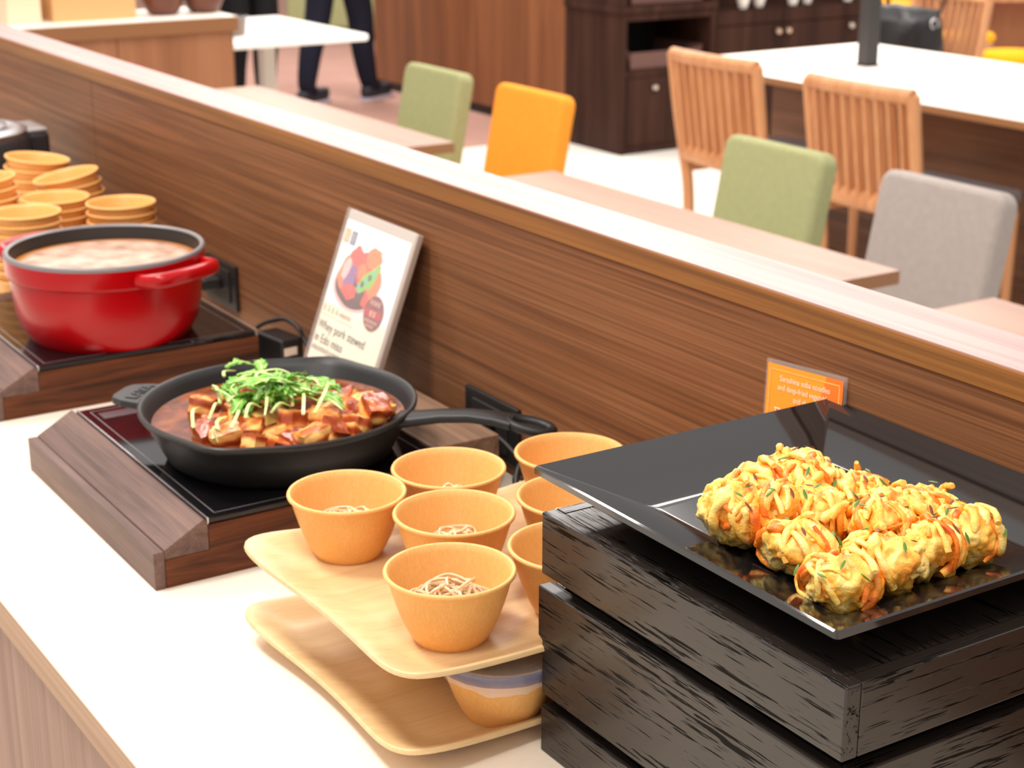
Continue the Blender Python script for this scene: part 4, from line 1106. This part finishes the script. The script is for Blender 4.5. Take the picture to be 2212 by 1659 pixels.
for k, u in enumerate((1605, 1645, 1712, 1748, 1830)):
    q = at_y(u, 10, 6.86)
    tag(put('white_cup', cup_me, None, loc=(q.x, 6.86 + (0.02 if k % 2 else 0), 0.6803)), 'small white cup at the front edge of the dark sideboard', 'cup', 'white cups on the dark sideboard')

# tall wood-panelled screen
M['screen'] = wood('screen_wood', srgb(104, 62, 36), srgb(128, 78, 46), srgb(148, 94, 58), 'Z', rough=0.4, along=0.5, across=9, fscale=80, fine=0.12, bump=0)
M['screen_edge_lit'] = plain('screen_edge_lit', srgb(150, 98, 44), rough=0.5)  # lit look of the screen's end is put into this orange
scr = thing('wood_screen', 'tall brown wood-panelled screen behind the green and orange chairs', 'screen', (5.10, 8.5, 0))
for k in range(4):
    MB().box(0, 0.30, -1.06 + k * 0.5325, -1.06 + k * 0.5325 + 0.531, 0.06, 1.6).build('panel', M['screen'], scr)
MB().box(0.01, 0.29, -1.05, 1.06, 0.005, 0.0598).build('plinth', M['shelf_dark'], scr)
MB().box(0, 0.30, -1.09, -1.0602, 0.06, 1.6).build('end_strip', M['screen_edge_lit'], scr)

# service counter at the far end
M['peach_wood'] = wood('service_counter_wood', srgb(132, 84, 56), srgb(150, 98, 66), srgb(164, 112, 78), 'Z', rough=0.5, along=0.6, across=8, fscale=80, fine=0.08, bump=0)
M['peach_edge'] = plain('service_counter_edge', srgb(136, 90, 54), rough=0.5)
sc_ = thing('service_counter', 'wood-panelled service counter with cream top beyond the brown tables', 'counter', (1.0, 5.92, 0))
for k, (a, b) in enumerate(((0.02, 0.75), (0.753, 1.115), (1.118, 1.56))):
    MB().box(a, b, 0.010, 0.03, 0.03, 0.845).build('front_panel', M['peach_wood'], sc_, bevel=0.001)
MB().box(0.0, 1.575, 0.031, 0.42, 0.0, 0.845).build('carcass', M['peach_edge'], sc_)
MB().box(0.0, 1.585, 0.0, 0.43, 0.846, 0.898).build('top_edge', M['peach_edge'], sc_)
MB().box(0.001, 1.584, 0.001, 0.429, 0.8982, 0.900).build('worktop', M['white_top'], sc_)
M['card_box'] = plain('pale_wood_box', srgb(208, 160, 106), rough=0.6)
M['cream_box'] = plain('cream_container', srgb(232, 204, 172), rough=0.5)
M['brown_bowl'] = plain('brown_lacquer', srgb(98, 52, 34), rough=0.35)
def crate(x, w, d, h, mat, label, y=6.06):
    t = thing('counter_box', label, 'box', (x, y, 0.9003))
    e = 0.012
    MB().box(-w, w, 0, e, 0, h).build('front_wall', mat, t); MB().box(-w, w, d - e, d, 0, h).build('rear_wall', mat, t)
    MB().box(-w, -w + e, e, d - e, 0, h).build('side_wall', mat, t); MB().box(w - e, w, e, d - e, 0, h).build('side_wall', mat, t)
    MB().box(-w + e, w - e, e, d - e, 0, e).build('bottom', mat, t)
p = at_y(205, 22, 6.06); crate(p.x, 0.155, 0.24, 0.14, M['card_box'], 'pale wooden box standing on the service counter')
p = at_y(52, 24, 6.06); crate(p.x, 0.06, 0.2, 0.15, M['cream_box'], 'cream container at the end of the service counter')
bb_me = MB().lathe([(0.0, 0.0), (0.045, 0.0), (0.060, 0.012), (0.075, 0.045), (0.080, 0.085), (0.076, 0.085), (0.070, 0.045), (0.055, 0.016), (0.0, 0.01)], n=36).mesh('lacquer_bowl', M['brown_bowl'], smooth=50)
for k, u in enumerate((352, 440)):
    p = at_y(u, 18, 6.12)
    tag(put('lacquer_bowl', bb_me, None, loc=(p.x, 6.12, 0.9003)), ('brown bowl beside the pale wooden box on the service counter', 'brown bowl at the end of the service counter')[k], 'bowl', 'brown bowls on the service counter')

# white cafe table with a metal leg, dish on it
M['cafe_white'] = plain('cafe_table_white', srgb(246, 242, 238), rough=0.35)
M['cafe_leg'] = plain('cafe_table_leg', srgb(198, 190, 182), rough=0.35, metal=0.2)
ct_ = thing('cafe_table', 'small white cafe table on a pale metal leg', 'table', (3.13, 6.98, 0))
MB().box(-0.34, 0.34, -0.42, 0.50, 0.690, 0.722).build('table_top', M['cafe_white'], ct_, bevel=0.012, segs=3)
p = at_y(577, 140, 6.98)
MB().box(p.x - 3.13 - 0.03, p.x - 3.13 + 0.03, -0.03, 0.03, 0.02, 0.689).build('column', M['cafe_leg'], ct_, bevel=0.004)
MB().box(p.x - 3.13 - 0.22, p.x - 3.13 + 0.22, -0.22, 0.22, 0.0, 0.0198).build('base_plate', M['cafe_leg'], ct_, bevel=0.004)
M['tin'] = plain('grey_dish', srgb(120, 104, 94), rough=0.3)
dish = thing('grey_dish', 'shallow grey dish on the white cafe table', 'dish', (2.93, 6.85, 0.7223))
MB().lathe([(0.0, 0.0), (0.08, 0.0), (0.085, 0.003), (0.092, 0.075), (0.089, 0.075), (0.080, 0.006), (0.0, 0.004)], n=32).build('dish_body', M['tin'], dish, smooth=40)
MB().lathe([(0.0905, 0.0755), (0.097, 0.078), (0.0905, 0.080)], n=32).build('dish_rim', M['iron_rim'], dish, smooth=40)

# ------------------------------------------------------------------ people beyond the tables
M['skin'] = plain('skin', srgb(214, 140, 104), rough=0.5)
M['cloth_black'] = plain('cloth_black', (0.008, 0.008, 0.009, 1), rough=0.8, spec=0.2)
M['cloth_navy'] = plain('cloth_navy', (0.012, 0.013, 0.026, 1), rough=0.8, spec=0.2)
M['shoe'] = plain('shoe_dark', (0.02, 0.02, 0.03, 1), rough=0.5)
M['sole'] = plain('shoe_sole', srgb(196, 190, 206), rough=0.5)
M['hair'] = plain('hair_black', (0.01, 0.008, 0.007, 1), rough=0.4)
def person(loc, rz, stride, label, trousers, top, H=1.66):
    t = thing('person', label, 'person', loc, (0, 0, rz))
    k = H / 1.7
    V, E, R = [], [], []
    def add(p, r, prev=None):
        V.append(Vector(p) * k); R.append(r * k if not isinstance(r, tuple) else (r[0] * k, r[1] * k))
        if prev is not None: E.append((prev, len(V) - 1))
        return len(V) - 1
    pel = add((0, 0, 0.93), (0.155, 0.105))
    wai = add((0, 0.0, 1.06), (0.135, 0.095), pel)
    che = add((0, 0.0, 1.28), (0.165, 0.105), wai)
    sh = add((0, 0.0, 1.42), (0.12, 0.075), che)
    nk = add((0, 0.0, 1.49), 0.052, sh)
    hd = add((0, 0.015, 1.58), (0.072, 0.088), nk)
    add((0, 0.010, 1.66), (0.066, 0.078), hd)
    for s in (-1, 1):
        st = stride * s
        hip = add((s * 0.085, 0.0, 0.86), 0.105, pel)
        kn = add((s * 0.095, st * 0.20 + 0.02, 0.50), 0.085, hip)
        cf = add((s * 0.098, st * 0.30 - 0.02, 0.32), 0.075, kn)
        an = add((s * 0.100, st * 0.44 - 0.02, 0.09), 0.060, cf)
        add((s * 0.103, st * 0.44 + 0.10, 0.045), (0.040, 0.032), an)
        shd = add((s * 0.175, 0.0, 1.39), 0.056, sh)
        el = add((s * 0.245, -0.02 - st * 0.06, 1.12), 0.042, shd)
        wr = add((s * 0.232, 0.05 - st * 0.16, 0.89), 0.030, el)
        pm = add((s * 0.232, 0.06 - st * 0.17, 0.81), (0.020, 0.040), wr)
        for f in range(4):
            a = add((s * 0.232, 0.085 - f * 0.018 - st * 0.17, 0.755), 0.0095, pm)
            add((s * 0.222, 0.088 - f * 0.018 - st * 0.17, 0.715 + abs(f - 1.3) * 0.008), 0.0085, a)
        a = add((s * 0.220, 0.105 - st * 0.17, 0.80), 0.011, pm); add((s * 0.212, 0.115 - st * 0.17, 0.765), 0.0095, a)
    me = bpy.data.meshes.new('body'); me.from_pydata(V, E, [])
    bm = bmesh.new(); bm.from_mesh(me); lay = bm.verts.layers.skin.verify()
    bm.verts.ensure_lookup_table()
    for v in bm.verts:
        r = R[v.index]; v[lay].radius = r if isinstance(r, tuple) else (r, r)
        v[lay].use_root = (v.index == 0)
    bm.to_mesh(me); bm.free()
    tmp = bpy.data.objects.new('body', me); COL.objects.link(tmp)
    tmp.modifiers.new('skin', 'SKIN'); sd = tmp.modifiers.new('sub', 'SUBSURF'); sd.levels = 2
    me2 = bpy.data.meshes.new_from_object(tmp.evaluated_get(bpy.context.evaluated_depsgraph_get()))
    bpy.data.objects.remove(tmp)
    for m in (M['skin'], trousers, top): me2.materials.append(m)
    for pl in me2.polygons:
        c = pl.center / k
        pl.use_smooth = True
        if c.z > 1.475 or (abs(c.x) > 0.185 and c.z < 1.16): pl.material_index = 0
        elif c.z > 0.95: pl.material_index = 2
        else: pl.material_index = 1
    put('body', me2, t)
    for s in (-1, 1):
        st = stride * s
        x, y = s * 0.102 * k, (st * 0.44) * k
        out = [(-.038, -.06), (-.042, .06), (-.046, .13), (-.030, .185), (0, .20), (.030, .185), (.046, .13), (.042, .06), (.038, -.06), (.02, -.085), (-.02, -.085)]
        sh_ = MB().prism([(x + a, y + b) for a, b in out], 'Z', 0.018, 0.085).build('shoe', M['shoe'], t, bevel=0.02, segs=3)
        MB().prism([(x + a * 1.06, y + b * 1.04) for a, b in out], 'Z', 0.0, 0.0175).build('sole', M['sole'], sh_)
    hb = MB().lathe([(0.0, 0.102), (0.05, 0.088), (0.082, 0.045), (0.086, -0.01), (0.080, -0.06), (0.070, -0.085)], n=28, sy=1.15).build('hair', M['hair'], t, smooth=60, loc=(0, -0.012 * k, 1.625 * k))
    fy = 0.015 + 0.088
    for s in (-1, 1):
        MB().lathe([(0.0, -0.011), (0.009, -0.006), (0.011, 0), (0.009, 0.006), (0, 0.011)], n=14).build('eye', M['hair'], t, smooth=80, loc=(s * 0.030 * k, (fy - 0.016) * k, 1.60 * k))
        MB().lathe([(0.0, -0.03), (0.012, -0.02), (0.014, 0), (0.012, 0.02), (0, 0.03)], n=12).build('ear', M['skin'], t, smooth=80, loc=(s * 0.074 * k, 0.01 * k, 1.585 * k))
    MB().tube([(0, fy * k - 0.012, 1.60 * k), (0, fy * k + 0.010, 1.565 * k), (0, fy * k - 0.006, 1.555 * k)], [0.006, 0.012, 0.008], n=10).build('nose', M['skin'], t, smooth=70)
    MB().tube([(-0.022, fy * k - 0.012, 1.53 * k), (0, fy * k - 0.004, 1.527 * k), (0.022, fy * k - 0.012, 1.53 * k)], [0.003, 0.006, 0.003], n=8).build('mouth', M['tray_brown'], t, smooth=70)
    return t
p1 = at_z(548, 262, 0); 
person((p1.x, p1.y, 0), math.radians(180), 0.0, 'person in black clothes standing behind the white cafe table', M['cloth_black'], M['cloth_black'], 1.62)
p2 = at_z(735, 222, 0)
person((p2.x, p2.y, 0.0045), math.radians(-62), 0.42, 'person in dark navy trousers walking past the wood screen', M['cloth_navy'], M['cloth_navy'], 1.70)

# green sofa far behind the cafe table
q = at_z(632, 14, 0.30)
sofa = thing('green_sofa', 'green upholstered sofa far behind the white cafe table', 'sofa', (q.x + 0.55, q.y, 0), (0, 0, -YAW))
MB().box(-0.55, 0.75, 0, 0.14, 0.10, 0.80).build('sofa_back', M['fab_green'], sofa, bevel=0.03, segs=3)
MB().box(-0.55, 0.75, 0.145, 0.70, 0.10, 0.42).build('sofa_seat', M['fab_green'], sofa, bevel=0.03, segs=3)
for (a, b) in ((-.48, .05), (.68, .05), (-.48, .62), (.68, .62)):
    MB().tube([(a, b, 0), (a, b, 0.10)], 0.02, n=10).build('leg', M['leg_dark'], sofa, smooth=60)

# ------------------------------------------------------------------ far side of the communal table
M['bag'] = plain('bag_black', (0.012, 0.010, 0.011, 1), rough=0.45, spec=0.4, bump=0.6, bscale=24)
slat_chair(6.05, 5.72, -1, 'slatted wooden chair carrying the black bag')
bag = thing('black_bag', 'bulky black bag with a shoulder strap on a chair beyond the white table', 'bag', (5.82, 5.72, 0.4705))
bm = bmesh.new(); bmesh.ops.create_icosphere(bm, subdivisions=4, radius=1)
for v in bm.verts:
    q = v.co; g = 1 + 0.16 * noise.noise(q * 1.7 + Vector((3, 1, 2))) + 0.05 * noise.noise(q * 5)
    f = lambda c, e: math.copysign(abs(c) ** e, c)
    v.co = Vector((f(q.x, .75) * 0.15 * g, f(q.y, .7) * 0.19 * g, max(0.0, 0.16 + f(q.z, .75) * 0.17 * g)))
me = bpy.data.meshes.new('bag_body'); bm.to_mesh(me); bm.free(); me.materials.append(M['bag']); me.polygons.foreach_set('use_smooth', [True] * len(me.polygons))
put('bag_body', me, bag)
MB().tube(spline([(0, -0.16, 0.22), (0.02, -0.21, 0.32), (0.03, -0.22, 0.46), (0.02, -0.10, 0.52), (0, 0.05, 0.46), (0, 0.13, 0.27)], 6), 0.012, n=8, flat=0.4).build('strap', M['bag'], bag, smooth=60)
MB().tube([(0.0 + 0.022 * math.cos(2 * PI * a / 20), -0.190, 0.25 + 0.022 * math.sin(2 * PI * a / 20)) for a in range(20)], 0.005, n=8, closed=True).build('strap_ring', M['steel'], bag, smooth=60)
M['seat_amber'] = fabric('seat_amber', (255, 172, 28))
def stool(x, y, label):
    t = thing('wooden_stool', label, 'stool', (x, y, 0), group='amber-cushioned stools')
    MB().lathe([(0.0, 0.44), (0.15, 0.44), (0.165, 0.452), (0.165, 0.470), (0.15, 0.486), (0.0, 0.490)], n=28).build('cushion', M['seat_amber'], t, smooth=50)
    MB().lathe([(0.0, 0.415), (0.155, 0.415), (0.155, 0.4395), (0.0, 0.4395)], n=28).build('seat_disc', M['oak'], t, smooth=40)
    for k in range(4):
        a = PI / 4 + k * PI / 2
        MB().tube([(0.16 * math.cos(a), 0.16 * math.sin(a), 0), (0.11 * math.cos(a), 0.11 * math.sin(a), 0.415)], 0.016, n=8).build('leg', M['oak'], t, smooth=50)
for (u, v, lab) in ((2085, 76, 'wooden stool with a round amber cushion next to the black bag'), (2192, 118, 'wooden stool with a round amber cushion beside the far slatted chair'), (1918, 8, 'wooden stool with a round amber cushion behind the black bag')):
    q = at_z(u, v, 0.47); stool(q.x, q.y, lab)
bn = thing('wooden_bench', 'light wooden bench with a high back beyond the stools', 'bench', (9.3, 8.6, 0), (0, 0, math.radians(-32)))
MB().box(-1.6, 1.6, 0.40, 0.45, 0.0, 1.0).build('back_panel', M['oak'], bn)
MB().box(-1.6, 1.6, -0.02, 0.395, 0.40, 0.45).build('seat_board', M['oak'], bn)
for sx in (-1.55, 0, 1.55):
    MB().box(sx - .02, sx + .02, 0.0, 0.395, 0.0, 0.399).build('support', M['oak'], bn)
